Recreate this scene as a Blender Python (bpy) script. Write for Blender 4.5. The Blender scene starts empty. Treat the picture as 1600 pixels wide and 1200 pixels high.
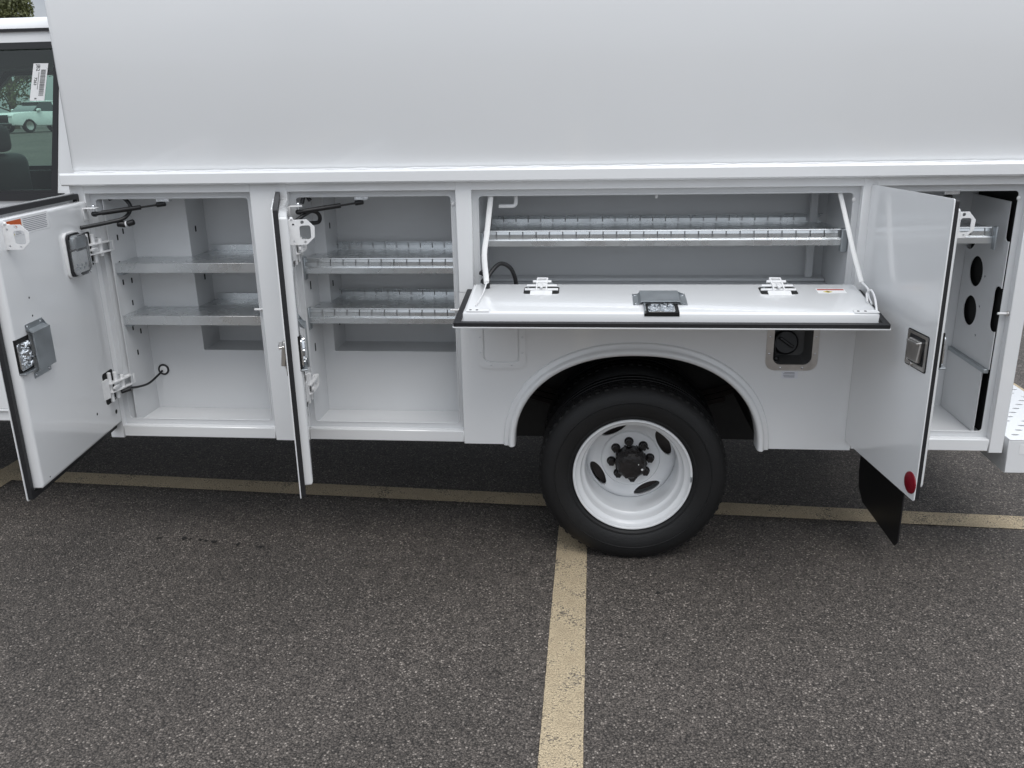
import bpy, bmesh, math, random
from mathutils import Matrix, Vector
random.seed(7)
PI = math.pi
sc = bpy.context.scene
col = sc.collection

# ------------------------------------------------------------------ camera
cd = bpy.data.cameras.new('camera')
cam = bpy.data.objects.new('camera', cd); col.objects.link(cam)
cr = Vector((0.99555433, 0.09252357, -0.01763446))
cu = Vector((-0.0112321, 0.30250915, 0.9530803))
cf = Vector((-0.09351698, 0.94864514, -0.30220352))
m = Matrix((cr, cu, -cf)).transposed().to_4x4()
m.translation = (0.150, -3.36, 1.880)
cam.matrix_world = m
cd.sensor_width = 36.0
cd.lens = 1331.23 / 1600 * 36.0
cd.clip_start = 0.05; cd.clip_end = 2000
sc.camera = cam

# ------------------------------------------------------------------ sky, sun, exposure
SUN_EL, SUN_AZ = math.radians(60), math.radians(156)     # azimuth from +Y, clockwise
w = bpy.data.worlds.new('World'); sc.world = w; w.use_nodes = True
nt = w.node_tree; nt.nodes.clear()
N = nt.nodes.new; L = nt.links.new
sky = N('ShaderNodeTexSky'); sky.sky_type = 'NISHITA'; sky.sun_disc = False
sky.sun_elevation = SUN_EL; sky.sun_rotation = SUN_AZ; sky.dust_density = 3.0; sky.air_density = 1.0
hsv = N('ShaderNodeHueSaturation'); hsv.inputs['Saturation'].default_value = 0.55
tc = N('ShaderNodeTexCoord'); mp = N('ShaderNodeMapping'); mp.inputs['Scale'].default_value = (1, 1, 3.0)
no = N('ShaderNodeTexNoise'); no.inputs['Scale'].default_value = 2.2; no.inputs['Detail'].default_value = 7; no.inputs['Roughness'].default_value = 0.55
rp = N('ShaderNodeValToRGB')
rp.color_ramp.elements[0].position = 0.30; rp.color_ramp.elements[0].color = (5.6, 6.15, 6.95, 1)
rp.color_ramp.elements[1].position = 0.72; rp.color_ramp.elements[1].color = (12.0, 12.6, 13.4, 1)
cov = N('ShaderNodeMix'); cov.data_type = 'RGBA'; cov.inputs['Factor'].default_value = 0.86
bg = N('ShaderNodeBackground'); bg.inputs['Strength'].default_value = 0.10
out = N('ShaderNodeOutputWorld')
L(sky.outputs['Color'], hsv.inputs['Color']); L(tc.outputs['Generated'], mp.inputs['Vector']); L(mp.outputs['Vector'], no.inputs['Vector'])
L(no.outputs['Fac'], rp.inputs['Fac']); L(hsv.outputs['Color'], cov.inputs['A']); L(rp.outputs['Color'], cov.inputs['B'])
sx = N('ShaderNodeSeparateXYZ'); L(tc.outputs['Generated'], sx.inputs[0])
ov = N('ShaderNodeMapRange'); ov.inputs['From Min'].default_value = 0.0; ov.inputs['From Max'].default_value = 1.0      # standard overcast sky: zenith about 3x the horizon
ov.inputs['To Min'].default_value = 0.34; ov.inputs['To Max'].default_value = 1.36; L(sx.outputs['Z'], ov.inputs['Value'])
om = N('ShaderNodeMix'); om.data_type = 'RGBA'; om.blend_type = 'MULTIPLY'; om.inputs['Factor'].default_value = 1.0
L(cov.outputs['Result'], om.inputs['A']); L(ov.outputs['Result'], om.inputs['B'])
L(om.outputs['Result'], bg.inputs['Color']); L(bg.outputs['Background'], out.inputs['Surface'])
sd = bpy.data.lights.new('sun', 'SUN'); sd.energy = 0.7; sd.angle = math.radians(35); sd.color = (1.0, 0.965, 0.92)
so = bpy.data.objects.new('sun', sd); col.objects.link(so)
sdir = Vector((math.sin(SUN_AZ) * math.cos(SUN_EL), math.cos(SUN_AZ) * math.cos(SUN_EL), math.sin(SUN_EL)))
so.rotation_euler = sdir.to_track_quat('Z', 'Y').to_euler(); so.location = (0, 0, 30)
vs = sc.view_settings
vs.view_transform = 'Standard'; vs.look = 'None'; vs.gamma = 1.0; vs.use_curve_mapping = False
vs.exposure = 0.56

# ------------------------------------------------------------------ materials
def srgb(r, g, b):
    f = lambda c: (c / 255 / 12.92) if c / 255 <= 0.04045 else ((c / 255 + 0.055) / 1.055) ** 2.4
    return (f(r), f(g), f(b), 1)
def mat(name, color, rough=0.5, metal=0.0, coat=0.0, noise=None, bump=None, rough_var=None, spec=None, trans=0.0):
    mt = bpy.data.materials.new(name); mt.use_nodes = True
    t = mt.node_tree; b = t.nodes['Principled BSDF']
    c = color if len(color) == 4 else (*color, 1)
    b.inputs['Base Color'].default_value = c
    b.inputs['Roughness'].default_value = rough
    b.inputs['Metallic'].default_value = metal
    b.inputs['Coat Weight'].default_value = coat
    b.inputs['Coat Roughness'].default_value = 0.06
    b.inputs['Transmission Weight'].default_value = trans
    if spec is not None: b.inputs['Specular IOR Level'].default_value = spec
    co = t.nodes.new('ShaderNodeTexCoord')
    if noise:                                   # (scale, amount): mottled colour
        n = t.nodes.new('ShaderNodeTexNoise'); n.inputs['Scale'].default_value = noise[0]; n.inputs['Detail'].default_value = 6
        r = t.nodes.new('ShaderNodeValToRGB')
        r.color_ramp.elements[0].position = 0.3; r.color_ramp.elements[1].position = 0.7
        a = noise[1]
        r.color_ramp.elements[0].color = (c[0] * (1 - a), c[1] * (1 - a), c[2] * (1 - a), 1)
        r.color_ramp.elements[1].color = (min(1, c[0] * (1 + a)), min(1, c[1] * (1 + a)), min(1, c[2] * (1 + a)), 1)
        t.links.new(co.outputs['Object'], n.inputs['Vector']); t.links.new(n.outputs['Fac'], r.inputs['Fac'])
        t.links.new(r.outputs['Color'], b.inputs['Base Color'])
    if rough_var:
        n2 = t.nodes.new('ShaderNodeTexNoise'); n2.inputs['Scale'].default_value = rough_var[0]; n2.inputs['Detail'].default_value = 5
        mr = t.nodes.new('ShaderNodeMapRange'); mr.inputs['From Min'].default_value = 0.3; mr.inputs['From Max'].default_value = 0.7
        mr.inputs['To Min'].default_value = max(0.02, rough - rough_var[1]); mr.inputs['To Max'].default_value = rough + rough_var[1]
        t.links.new(co.outputs['Object'], n2.inputs['Vector']); t.links.new(n2.outputs['Fac'], mr.inputs['Value'])
        t.links.new(mr.outputs['Result'], b.inputs['Roughness'])
    if bump:                                    # (scale, distance)
        n3 = t.nodes.new('ShaderNodeTexNoise'); n3.inputs['Scale'].default_value = bump[0]; n3.inputs['Detail'].default_value = 3
        bp = t.nodes.new('ShaderNodeBump'); bp.inputs['Distance'].default_value = bump[1]; bp.inputs['Strength'].default_value = 1.0
        t.links.new(co.outputs['Object'], n3.inputs['Vector']); t.links.new(n3.outputs['Fac'], bp.inputs['Height'])
        t.links.new(bp.outputs['Normal'], b.inputs['Normal'])
    return mt
M = {}
M['white'] = mat('white_paint', (0.80, 0.807, 0.812), 0.20, coat=0.8, noise=(1.3, 0.012), bump=(1.6, 0.0018), rough_var=(3, 0.05))
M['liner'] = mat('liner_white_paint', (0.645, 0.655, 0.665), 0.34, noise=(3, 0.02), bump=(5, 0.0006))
M['frost'] = mat('white_hardware', (0.80, 0.80, 0.80), 0.38, noise=(60, 0.05))
M['sleeve'] = mat('white_woven_sleeve', (0.82, 0.82, 0.81), 0.75, bump=(300, 0.002))
M['galv'] = mat('galvanised_steel', (0.70, 0.72, 0.73), 0.28, metal=0.95, noise=(6, 0.05), rough_var=(14, 0.06))
M['galvdark'] = mat('grey_zinc_plate', (0.42, 0.45, 0.47), 0.42, metal=0.85, noise=(20, 0.08), rough_var=(20, 0.08))
M['zinc'] = mat('bright_zinc', (0.72, 0.74, 0.76), 0.22, metal=1.0, noise=(90, 0.25))
M['stain'] = mat('brushed_stainless', (0.66, 0.64, 0.615), 0.28, metal=1.0, noise=(30, 0.1))
M['rubber'] = mat('black_rubber', (0.014, 0.014, 0.016), 0.55, noise=(80, 0.25))
M['plastic'] = mat('black_plastic', (0.010, 0.010, 0.011), 0.4)
M['cupgrey'] = mat('grey_plastic', (0.10, 0.10, 0.10), 0.45)
M['hose'] = mat('black_hose', (0.012, 0.012, 0.013), 0.32)
M['void'] = mat('cavity_shade', (0.006, 0.006, 0.006), 0.9)  # near-black colour standing in for the shade inside holes and gaps
M['tyre'] = mat('tyre_rubber', (0.0055, 0.0055, 0.006), 0.6, noise=(9, 0.22), bump=(120, 0.001))
M['under'] = mat('chassis_black', (0.018, 0.017, 0.017), 0.6, noise=(14, 0.3))
M['springst'] = mat('leaf_spring_steel', (0.09, 0.075, 0.07), 0.55, noise=(14, 0.3))
M['rim'] = mat('white_wheel_paint', (0.78, 0.79, 0.80), 0.26, coat=0.25, noise=(6, 0.02))
M['red'] = mat('red_reflector', (0.20, 0.0, 0.010), 0.35, bump=(500, 0.001))
M['orange'] = mat('orange_print', srgb(200, 92, 40), 0.45)
M['yellow'] = mat('yellow_print', srgb(200, 180, 40), 0.45)
M['redprint'] = mat('red_print', srgb(170, 60, 40), 0.45)
M['ink'] = mat('grey_ink', (0.22, 0.22, 0.25), 0.6)
M['blackink'] = mat('black_ink', (0.06, 0.06, 0.06), 0.6)
M['paper'] = mat('white_label', (0.84, 0.84, 0.84), 0.4)
M['decal'] = mat('clear_label', (0.72, 0.73, 0.77), 0.3)
M['hub'] = mat('black_hub', (0.013, 0.011, 0.011), 0.38, noise=(40, 0.5), bump=(60, 0.004))
M['interior'] = mat('cab_interior_dark', (0.025, 0.027, 0.03), 0.8, noise=(8, 0.2))
M['seat'] = mat('seat_vinyl', (0.02, 0.022, 0.025), 0.6, noise=(8, 0.2))
M['trimblk'] = mat('window_trim_black', (0.02, 0.02, 0.022), 0.35)
M['lampwhite'] = mat('tail_white', (0.8, 0.8, 0.82), 0.15, coat=0.5)
def lensmat():
    mt = bpy.data.materials.new('clear_lens'); mt.use_nodes = True
    t = mt.node_tree; b = t.nodes['Principled BSDF']
    b.inputs['Base Color'].default_value = (0.82, 0.84, 0.86, 1); b.inputs['Transmission Weight'].default_value = 0.9
    b.inputs['Roughness'].default_value = 0.12; b.inputs['IOR'].default_value = 1.45
    return mt
M['lens'] = lensmat()
def glassmat(name, tint, refl):
    mt = bpy.data.materials.new(name); mt.use_nodes = True
    t = mt.node_tree; t.nodes.clear()
    tr = t.nodes.new('ShaderNodeBsdfTransparent'); tr.inputs['Color'].default_value = (*tint, 1)
    gl = t.nodes.new('ShaderNodeBsdfGlossy'); gl.inputs['Roughness'].default_value = 0.015; gl.inputs['Color'].default_value = (0.9, 0.95, 0.94, 1)
    fr = t.nodes.new('ShaderNodeFresnel'); fr.inputs['IOR'].default_value = refl
    mx = t.nodes.new('ShaderNodeMixShader'); o = t.nodes.new('ShaderNodeOutputMaterial')
    t.links.new(fr.outputs[0], mx.inputs[0]); t.links.new(tr.outputs[0], mx.inputs[1]); t.links.new(gl.outputs[0], mx.inputs[2]); t.links.new(mx.outputs[0], o.inputs['Surface'])
    return mt
M['glass'] = glassmat('green_tinted_glass', (0.66, 0.82, 0.75), 1.68)
M['darkglass'] = mat('dark_car_glass', (0.012, 0.016, 0.018), 0.05, coat=1.0)

def asphalt():
    mt = bpy.data.materials.new('asphalt'); mt.use_nodes = True
    t = mt.node_tree; b = t.nodes['Principled BSDF']; n = t.nodes.new; l = t.links.new
    co = n('ShaderNodeTexCoord')
    v = n('ShaderNodeTexVoronoi'); v.inputs['Scale'].default_value = 150; v.inputs['Randomness'].default_value = 1.0
    v2 = n('ShaderNodeTexVoronoi'); v2.inputs['Scale'].default_value = 340
    big = n('ShaderNodeTexNoise'); big.inputs['Scale'].default_value = 0.7; big.inputs['Detail'].default_value = 5
    mid = n('ShaderNodeTexNoise'); mid.inputs['Scale'].default_value = 14; mid.inputs['Detail'].default_value = 4
    for q in (v, v2, big, mid): l(co.outputs['Object'], q.inputs['Vector'])
    s1 = n('ShaderNodeSeparateColor'); l(v.outputs['Color'], s1.inputs[0])
    r1 = n('ShaderNodeValToRGB'); e = r1.color_ramp.elements
    e[0].position = 0.0; e[0].color = (0.050, 0.043, 0.037, 1)
    e[1].position = 1.0; e[1].color = (0.58, 0.51, 0.45, 1)
    for p, c in ((0.30, (0.078, 0.067, 0.058, 1)), (0.60, (0.112, 0.096, 0.084, 1)), (0.85, (0.165, 0.142, 0.124, 1)), (0.94, (0.26, 0.226, 0.198, 1))):
        x = e.new(p); x.color = c
    l(s1.outputs[0], r1.inputs['Fac'])
    s2 = n('ShaderNodeSeparateColor'); l(v2.outputs['Color'], s2.inputs[0])
    r2 = n('ShaderNodeValToRGB'); r2.color_ramp.elements[0].color = (0.026, 0.0225, 0.0195, 1); r2.color_ramp.elements[1].color = (0.185, 0.159, 0.138, 1)
    l(s2.outputs[1], r2.inputs['Fac'])
    mx = n('ShaderNodeMix'); mx.data_type = 'RGBA'; mx.inputs['Factor'].default_value = 0.42
    l(r1.outputs['Color'], mx.inputs['A']); l(r2.outputs['Color'], mx.inputs['B'])
    # pits between stones
    d = n('ShaderNodeMapRange'); d.inputs['From Min'].default_value = 0.30; d.inputs['From Max'].default_value = 0.80
    d.inputs['To Min'].default_value = 1.12; d.inputs['To Max'].default_value = 0.28; l(v.outputs['Distance'], d.inputs['Value'])
    mm = n('ShaderNodeMix'); mm.data_type = 'RGBA'; mm.blend_type = 'MULTIPLY'; mm.inputs['Factor'].default_value = 1.0
    l(mx.outputs['Result'], mm.inputs['A']); l(d.outputs['Result'], mm.inputs['B'])
    br = n('ShaderNodeMapRange'); br.inputs['From Min'].default_value = 0.3; br.inputs['From Max'].default_value = 0.7
    br.inputs['To Min'].default_value = 0.80; br.inputs['To Max'].default_value = 1.20; l(big.outputs['Fac'], br.inputs['Value'])
    bm_ = n('ShaderNodeMapRange'); bm_.inputs['From Min'].default_value = 0.3; bm_.inputs['From Max'].default_value = 0.7
    bm_.inputs['To Min'].default_value = 0.85; bm_.inputs['To Max'].default_value = 1.15; l(mid.outputs['Fac'], bm_.inputs['Value'])
    mu = n('ShaderNodeMath'); mu.operation = 'MULTIPLY'; l(br.outputs[0], mu.inputs[0]); l(bm_.outputs[0], mu.inputs[1])
    m3 = n('ShaderNodeMix'); m3.data_type = 'RGBA'; m3.blend_type = 'MULTIPLY'; m3.inputs['Factor'].default_value = 1.0
    l(mm.outputs['Result'], m3.inputs['A']); l(mu.outputs[0], m3.inputs['B'])
    l(m3.outputs['Result'], b.inputs['Base Color'])
    b.inputs['Roughness'].default_value = 0.78
    bp = n('ShaderNodeBump'); bp.inputs['Distance'].default_value = 0.006; bp.inputs['Strength'].default_value = 0.9; bp.invert = True
    l(v.outputs['Distance'], bp.inputs['Height']); l(bp.outputs['Normal'], b.inputs['Normal'])
    return mt, m3.outputs['Result'], v
M['asphalt'], _, _ = asphalt()
def linepaint():
    mt, res, v = asphalt(); mt.name = 'worn_line_paint'
    t = mt.node_tree; b = t.nodes['Principled BSDF']; n = t.nodes.new; l = t.links.new
    co = n('ShaderNodeTexCoord')
    a = n('ShaderNodeTexNoise'); a.inputs['Scale'].default_value = 150; a.inputs['Detail'].default_value = 4
    c = n('ShaderNodeTexNoise'); c.inputs['Scale'].default_value = 9; c.inputs['Detail'].default_value = 4
    l(co.outputs['Object'], a.inputs['Vector']); l(co.outputs['Object'], c.inputs['Vector'])
    ad = n('ShaderNodeMath'); ad.operation = 'MULTIPLY_ADD'; ad.inputs[1].default_value = 0.75; l(c.outputs['Fac'], ad.inputs[0]); l(a.outputs['Fac'], ad.inputs[2])
    r = n('ShaderNodeMapRange'); r.inputs['From Min'].default_value = 0.92; r.inputs['From Max'].default_value = 1.06; r.clamp = True
    r.inputs['To Min'].default_value = 0.0; r.inputs['To Max'].default_value = 0.85
    l(ad.outputs[0], r.inputs['Value'])
    pr = n('ShaderNodeValToRGB'); pr.color_ramp.elements[0].position = .35; pr.color_ramp.elements[1].position = .65
    pr.color_ramp.elements[0].color = (0.50, 0.40, 0.265, 1); pr.color_ramp.elements[1].color = (0.65, 0.53, 0.35, 1)
    l(c.outputs['Fac'], pr.inputs['Fac'])
    gr = n('ShaderNodeTexNoise'); gr.inputs['Scale'].default_value = 230; gr.inputs['Detail'].default_value = 3; l(co.outputs['Object'], gr.inputs['Vector'])
    gm = n('ShaderNodeMapRange'); gm.inputs['From Min'].default_value = 0.32; gm.inputs['From Max'].default_value = 0.68; gm.inputs['To Min'].default_value = 0.62; gm.inputs['To Max'].default_value = 1.18; l(gr.outputs['Fac'], gm.inputs['Value'])
    pg = n('ShaderNodeMix'); pg.data_type = 'RGBA'; pg.blend_type = 'MULTIPLY'; pg.inputs['Factor'].default_value = 1.0; l(pr.outputs['Color'], pg.inputs['A']); l(gm.outputs['Result'], pg.inputs['B'])
    mx = n('ShaderNodeMix'); mx.data_type = 'RGBA'
    l(r.outputs['Result'], mx.inputs['Factor']); l(pg.outputs['Result'], mx.inputs['A']); l(res, mx.inputs['B'])
    l(mx.outputs['Result'], b.inputs['Base Color'])
    return mt
M['line'] = linepaint()
M['tar'] = mat('tar_drip', (0.017, 0.016, 0.015), 0.5)
def leafmat(name, c):
    mt = mat(name, c, 0.6, noise=(1.2, 0.45)); return mt
M['leaf'] = leafmat('foliage', (0.085, 0.095, 0.03))
M['bark'] = mat('bark', (0.09, 0.07, 0.05), 0.9, noise=(12, 0.3))

# ------------------------------------------------------------------ mesh builder
class MB:
    def __init__(s, *mats, X=None):
        s.bm = bmesh.new(); s.mats = [M[k] for k in mats]; s.X = X
    def _add(s, t, mi=0, T=None):
        bmesh.ops.recalc_face_normals(t, faces=t.faces)
        mt = Matrix.Identity(4)
        if T is not None: mt = T
        if s.X is not None: mt = s.X @ mt
        flip = mt.determinant() < 0
        vm = {v: s.bm.verts.new(mt @ v.co) for v in t.verts}
        for f in t.faces:
            vs_ = [vm[v] for v in f.verts]
            if flip: vs_.reverse()
            try: nf = s.bm.faces.new(vs_)
            except ValueError: continue
            nf.material_index = mi
        t.free()
    def box(s, a, b, bev=0, mi=0, T=None, seg=1):
        t = bmesh.new(); bmesh.ops.create_cube(t, size=1)
        for v in t.verts:
            v.co = Vector([(a[i] + b[i]) / 2 + v.co[i] * abs(b[i] - a[i]) for i in range(3)])
        if bev: bmesh.ops.bevel(t, geom=t.edges[:], offset=bev, segments=seg, profile=0.5, affect='EDGES')
        s._add(t, mi, T); return s
    def prism(s, poly, c0, c1, mi=0, T=None, bev=0, seg=1, order='xyz', capend=True):
        # poly in (p,q); extruded along third axis. order maps (p,q,c) to xyz letters
        t = bmesh.new(); ix = ['xyz'.index(k) for k in order]
        def P(p, q, c):
            r = [0, 0, 0]; r[ix[0]] = p; r[ix[1]] = q; r[ix[2]] = c; return r
        A = [t.verts.new(P(p, q, c0)) for p, q in poly]; B = [t.verts.new(P(p, q, c1)) for p, q in poly]
        n = len(poly)
        for i in range(n): t.faces.new((A[i], A[(i + 1) % n], B[(i + 1) % n], B[i]))
        fa = t.faces.new(A); fb = t.faces.new(B)
        if bev:
            ed = [e for e in t.edges if e in fa.edges or e in fb.edges]
            bmesh.ops.bevel(t, geom=list(fa.edges) + list(fb.edges), offset=bev, segments=seg, profile=0.5, affect='EDGES')
        big = [f for f in t.faces if len(f.verts) > 4]
        if big:
            t.normal_update(); bmesh.ops.triangulate(t, faces=big)
        s._add(t, mi, T); return s
    def tube(s, path, r, n=10, mi=0, T=None, flat=1.0):
        t = bmesh.new(); P = [Vector(p) for p in path]; rings = []
        rr = r if isinstance(r, (list, tuple)) else [r] * len(P)
        up = Vector((0, 0, 1))
        for i, p in enumerate(P):
            d = (P[min(i + 1, len(P) - 1)] - P[max(i - 1, 0)]).normalized()
            if abs(d.dot(up)) > 0.95: up = Vector((0, 1, 0)) if abs(d.y) < 0.9 else Vector((1, 0, 0))
            a = d.cross(up).normalized(); b = a.cross(d).normalized(); up = b
            rings.append([t.verts.new(p + a * (math.cos(2 * PI * k / n) * rr[i]) + b * (math.sin(2 * PI * k / n) * rr[i] * flat)) for k in range(n)])
        for i in range(len(rings) - 1):
            for k in range(n):
                t.faces.new((rings[i][k], rings[i][(k + 1) % n], rings[i + 1][(k + 1) % n], rings[i + 1][k]))
        t.faces.new(rings[0]); t.faces.new(rings[-1])
        s._add(t, mi, T); return s
    def cyl(s, a, b, r, n=16, mi=0, T=None, bev=0):
        a = Vector(a); b = Vector(b)
        if bev:
            d = (b - a).normalized() * bev
            return s.tube([a, a + d, b - d, b], [r - bev, r, r, r - bev], n, mi, T)
        return s.tube([a, b], r, n, mi, T)
    def lathe(s, prof, n=64, mi=0, T=None, closed=False):
        # prof: (r, h); axis = local z
        t = bmesh.new(); R = []
        for r, h in prof:
            if r < 1e-6: R.append([t.verts.new((0, 0, h))])
            else: R.append([t.verts.new((r * math.cos(2 * PI * k / n), r * math.sin(2 * PI * k / n), h)) for k in range(n)])
        pairs = list(zip(R, R[1:])) + ([(R[-1], R[0])] if closed else [])
        for A, B in pairs:
            for k in range(n):
                k2 = (k + 1) % n
                q = [A[k % len(A)], A[k2 % len(A)], B[k2 % len(B)], B[k % len(B)]]
                u = []
                for v in q:
                    if v not in u: u.append(v)
                if len(u) >= 3: t.faces.new(u)
        s._add(t, mi, T); return s
    def sphere(s, c, r, mi=0, T=None, sub=2):
        t = bmesh.new(); bmesh.ops.create_icosphere(t, subdivisions=sub, radius=1)
        rv = Vector(r) if isinstance(r, (tuple, list)) else Vector((r, r, r))
        for v in t.verts: v.co = Vector((c[0] + v.co.x * rv.x, c[1] + v.co.y * rv.y, c[2] + v.co.z * rv.z))
        s._add(t, mi, T); return s
    def build(s, name, parent=None, smooth=40):
        me = bpy.data.meshes.new(name); s.bm.to_mesh(me); s.bm.free()
        for k in s.mats: me.materials.append(k)
        if smooth:
            me.shade_smooth(); me.set_sharp_from_angle(angle=math.radians(smooth))
        o = bpy.data.objects.new(name, me); col.objects.link(o)
        if parent is not None: par(o, parent)
        return o
def wm(o):
    x = Matrix.Translation(o.location) @ o.rotation_euler.to_matrix().to_4x4()
    return (wm(o.parent) @ o.matrix_parent_inverse @ x) if o.parent else x
def par(o, p):
    o.parent = p; o.matrix_parent_inverse = wm(p).inverted()
def tag(o, label=None, cat=None, group=None, kind=None):
    if label: o['label'] = label
    if cat: o['category'] = cat
    if group: o['group'] = group
    if kind: o['kind'] = kind
    return o
def empty(name, loc):
    o = bpy.data.objects.new(name, None); col.objects.link(o); o.location = loc; o.empty_display_size = 0.3; return o
def cut(o, cutter):
    """subtract a MB's volume from an object's mesh"""
    c = cutter.build('cutter_tmp', smooth=0)
    md = o.modifiers.new('b', 'BOOLEAN'); md.operation = 'DIFFERENCE'; md.solver = 'EXACT'; md.object = c
    dg = bpy.context.evaluated_depsgraph_get()
    me = bpy.data.meshes.new_from_object(o.evaluated_get(dg))
    o.modifiers.clear(); old = o.data; o.data = me; bpy.data.meshes.remove(old)
    me.shade_smooth(); me.set_sharp_from_angle(angle=math.radians(35))
    bpy.data.objects.remove(c, do_unlink=True)
def rrect(x0, x1, z0, z1, r, n=5):
    P = []
    for cx, cz, a0 in ((x1 - r, z1 - r, 0), (x0 + r, z1 - r, 90), (x0 + r, z0 + r, 180), (x1 - r, z0 + r, 270)):
        for i in range(n + 1):
            a = math.radians(a0 + 90 * i / n); P.append((cx + r * math.cos(a), cz + r * math.sin(a)))
    return P
def smoothpath(P, k=6):
    P = [Vector(p) for p in P]; out_ = []
    for i in range(len(P) - 1):
        a = P[max(i - 1, 0)]; b = P[i]; c = P[i + 1]; d = P[min(i + 2, len(P) - 1)]
        for j in range(k):
            t = j / k
            out_.append(0.5 * ((2 * b) + (c - a) * t + (2 * a - 5 * b + 4 * c - d) * t * t + (3 * b - a - 3 * c + d) * t ** 3))
    out_.append(P[-1]); return out_

# ------------------------------------------------------------------ ground, lines
def gz(y): return 0.0 if y < 9 else 1.32 * min(1, (y - 9) / 36) + max(0, y - 45) * 0.012
xs = [-160, -60, -20, -8, -4, 0, 4, 8, 20, 60, 160]
ys = [-120, -40, -10, -4, -2, 0, 2, 4, 9, 20, 45, 80, 200, 420]
me = bpy.data.meshes.new('parking_lot')
vt = [(x, y, gz(y)) for y in ys for x in xs]; nx = len(xs)
me.from_pydata(vt, [], [(j * nx + i, j * nx + i + 1, (j + 1) * nx + i + 1, (j + 1) * nx + i) for j in range(len(ys) - 1) for i in range(nx - 1)])
me.materials.append(M['asphalt']); ground = bpy.data.objects.new('parking_lot', me); col.objects.link(ground); tag(ground, kind='structure')
def strip(pts):
    a, b, wd = pts; a = Vector((*a, 0)); b = Vector((*b, 0)); d = (b - a).normalized(); n = Vector((-d.y, d.x, 0)) * wd / 2
    ln = (b - a).length; k = max(2, int(ln / 0.05)); V = []; F = []
    for i in range(k + 1):
        p = a + d * ln * i / k
        j1 = random.uniform(-.0009, .0009); j2 = random.uniform(-.0009, .0009)
        V += [tuple(p + n * (1 + j1 / wd * 2) + Vector((0, 0, .004))), tuple(p - n * (1 + j2 / wd * 2) + Vector((0, 0, .004)))]
    F = [(2 * i, 2 * i + 1, 2 * i + 3, 2 * i + 2) for i in range(k)]
    me = bpy.data.meshes.new('painted_line'); me.from_pydata(V, [], F); me.materials.append(M['line'])
    o = bpy.data.objects.new('painted_line', me); col.objects.link(o); par(o, ground); return o
def cross(x): return 0.571 - 0.0545 * (x - 0.3)
strip(((-9.0, cross(-9.0)), (9.0, cross(9.0)), 0.138))
strip(((0.066, -6.0), (0.068, cross(0) - 0.072), 0.136))
strip(((-3.12, cross(-3.12) + 0.072), (-3.12, 6.0), 0.138))
strip(((3.055, cross(3.05) + 0.072), (3.05, 6.0), 0.138))
strip(((-3.1, -6.0), (-3.1, cross(-3.1) - 0.072), 0.136))
strip(((3.2, -6.0), (3.2, cross(3.2) - 0.072), 0.136))
for (x, y, sx, sy) in ((-1.875, .082, .018, .010), (-1.752, .083, .016, .018), (-1.722, .079, .009, .009), (-1.668, .074, .014, .011), (-1.64, .066, .012, .010), (-1.60, .060, .018, .016), (-1.535, .060, .008, .006), (-1.475, .045, .012, .020), (-1.36, .025, .018, .012), (0.428, -.257, .012, .014)):
    k = 22; V = [(0, 0, 0)] + [(sx * random.uniform(.35, 1.2) * math.cos(2 * PI * i / k), sy * random.uniform(.3, 1.25) * math.sin(2 * PI * i / k), 0) for i in range(k)]
    me = bpy.data.meshes.new('tar_drip'); me.from_pydata([(a + x, b + y, .003) for a, b, c in V], [], [(0, 1 + i, 1 + (i + 1) % k) for i in range(k)])
    me.materials.append(M['tar']); o = bpy.data.objects.new('tar_drip', me); col.objects.link(o); par(o, ground)

# ================================================================== THE TRUCK
truck = empty('service_truck', (0, 1.2, 0))
tag(truck, 'white utility service truck with its side compartment doors standing open', 'truck')
X0, X1 = -1.975, 1.800          # body ends
ZB, ZT = 0.545, 1.632
WID = 2.40
OP = [(-1.913, -1.219, .598, 1.600), (-1.067, -.390, .598, 1.600), (-.328, 1.150, 1.196, 1.598), (1.205, 1.745, .598, 1.600)]
DJ, FL = 0.030, 0.022           # jamb depth, landing flange width

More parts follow.
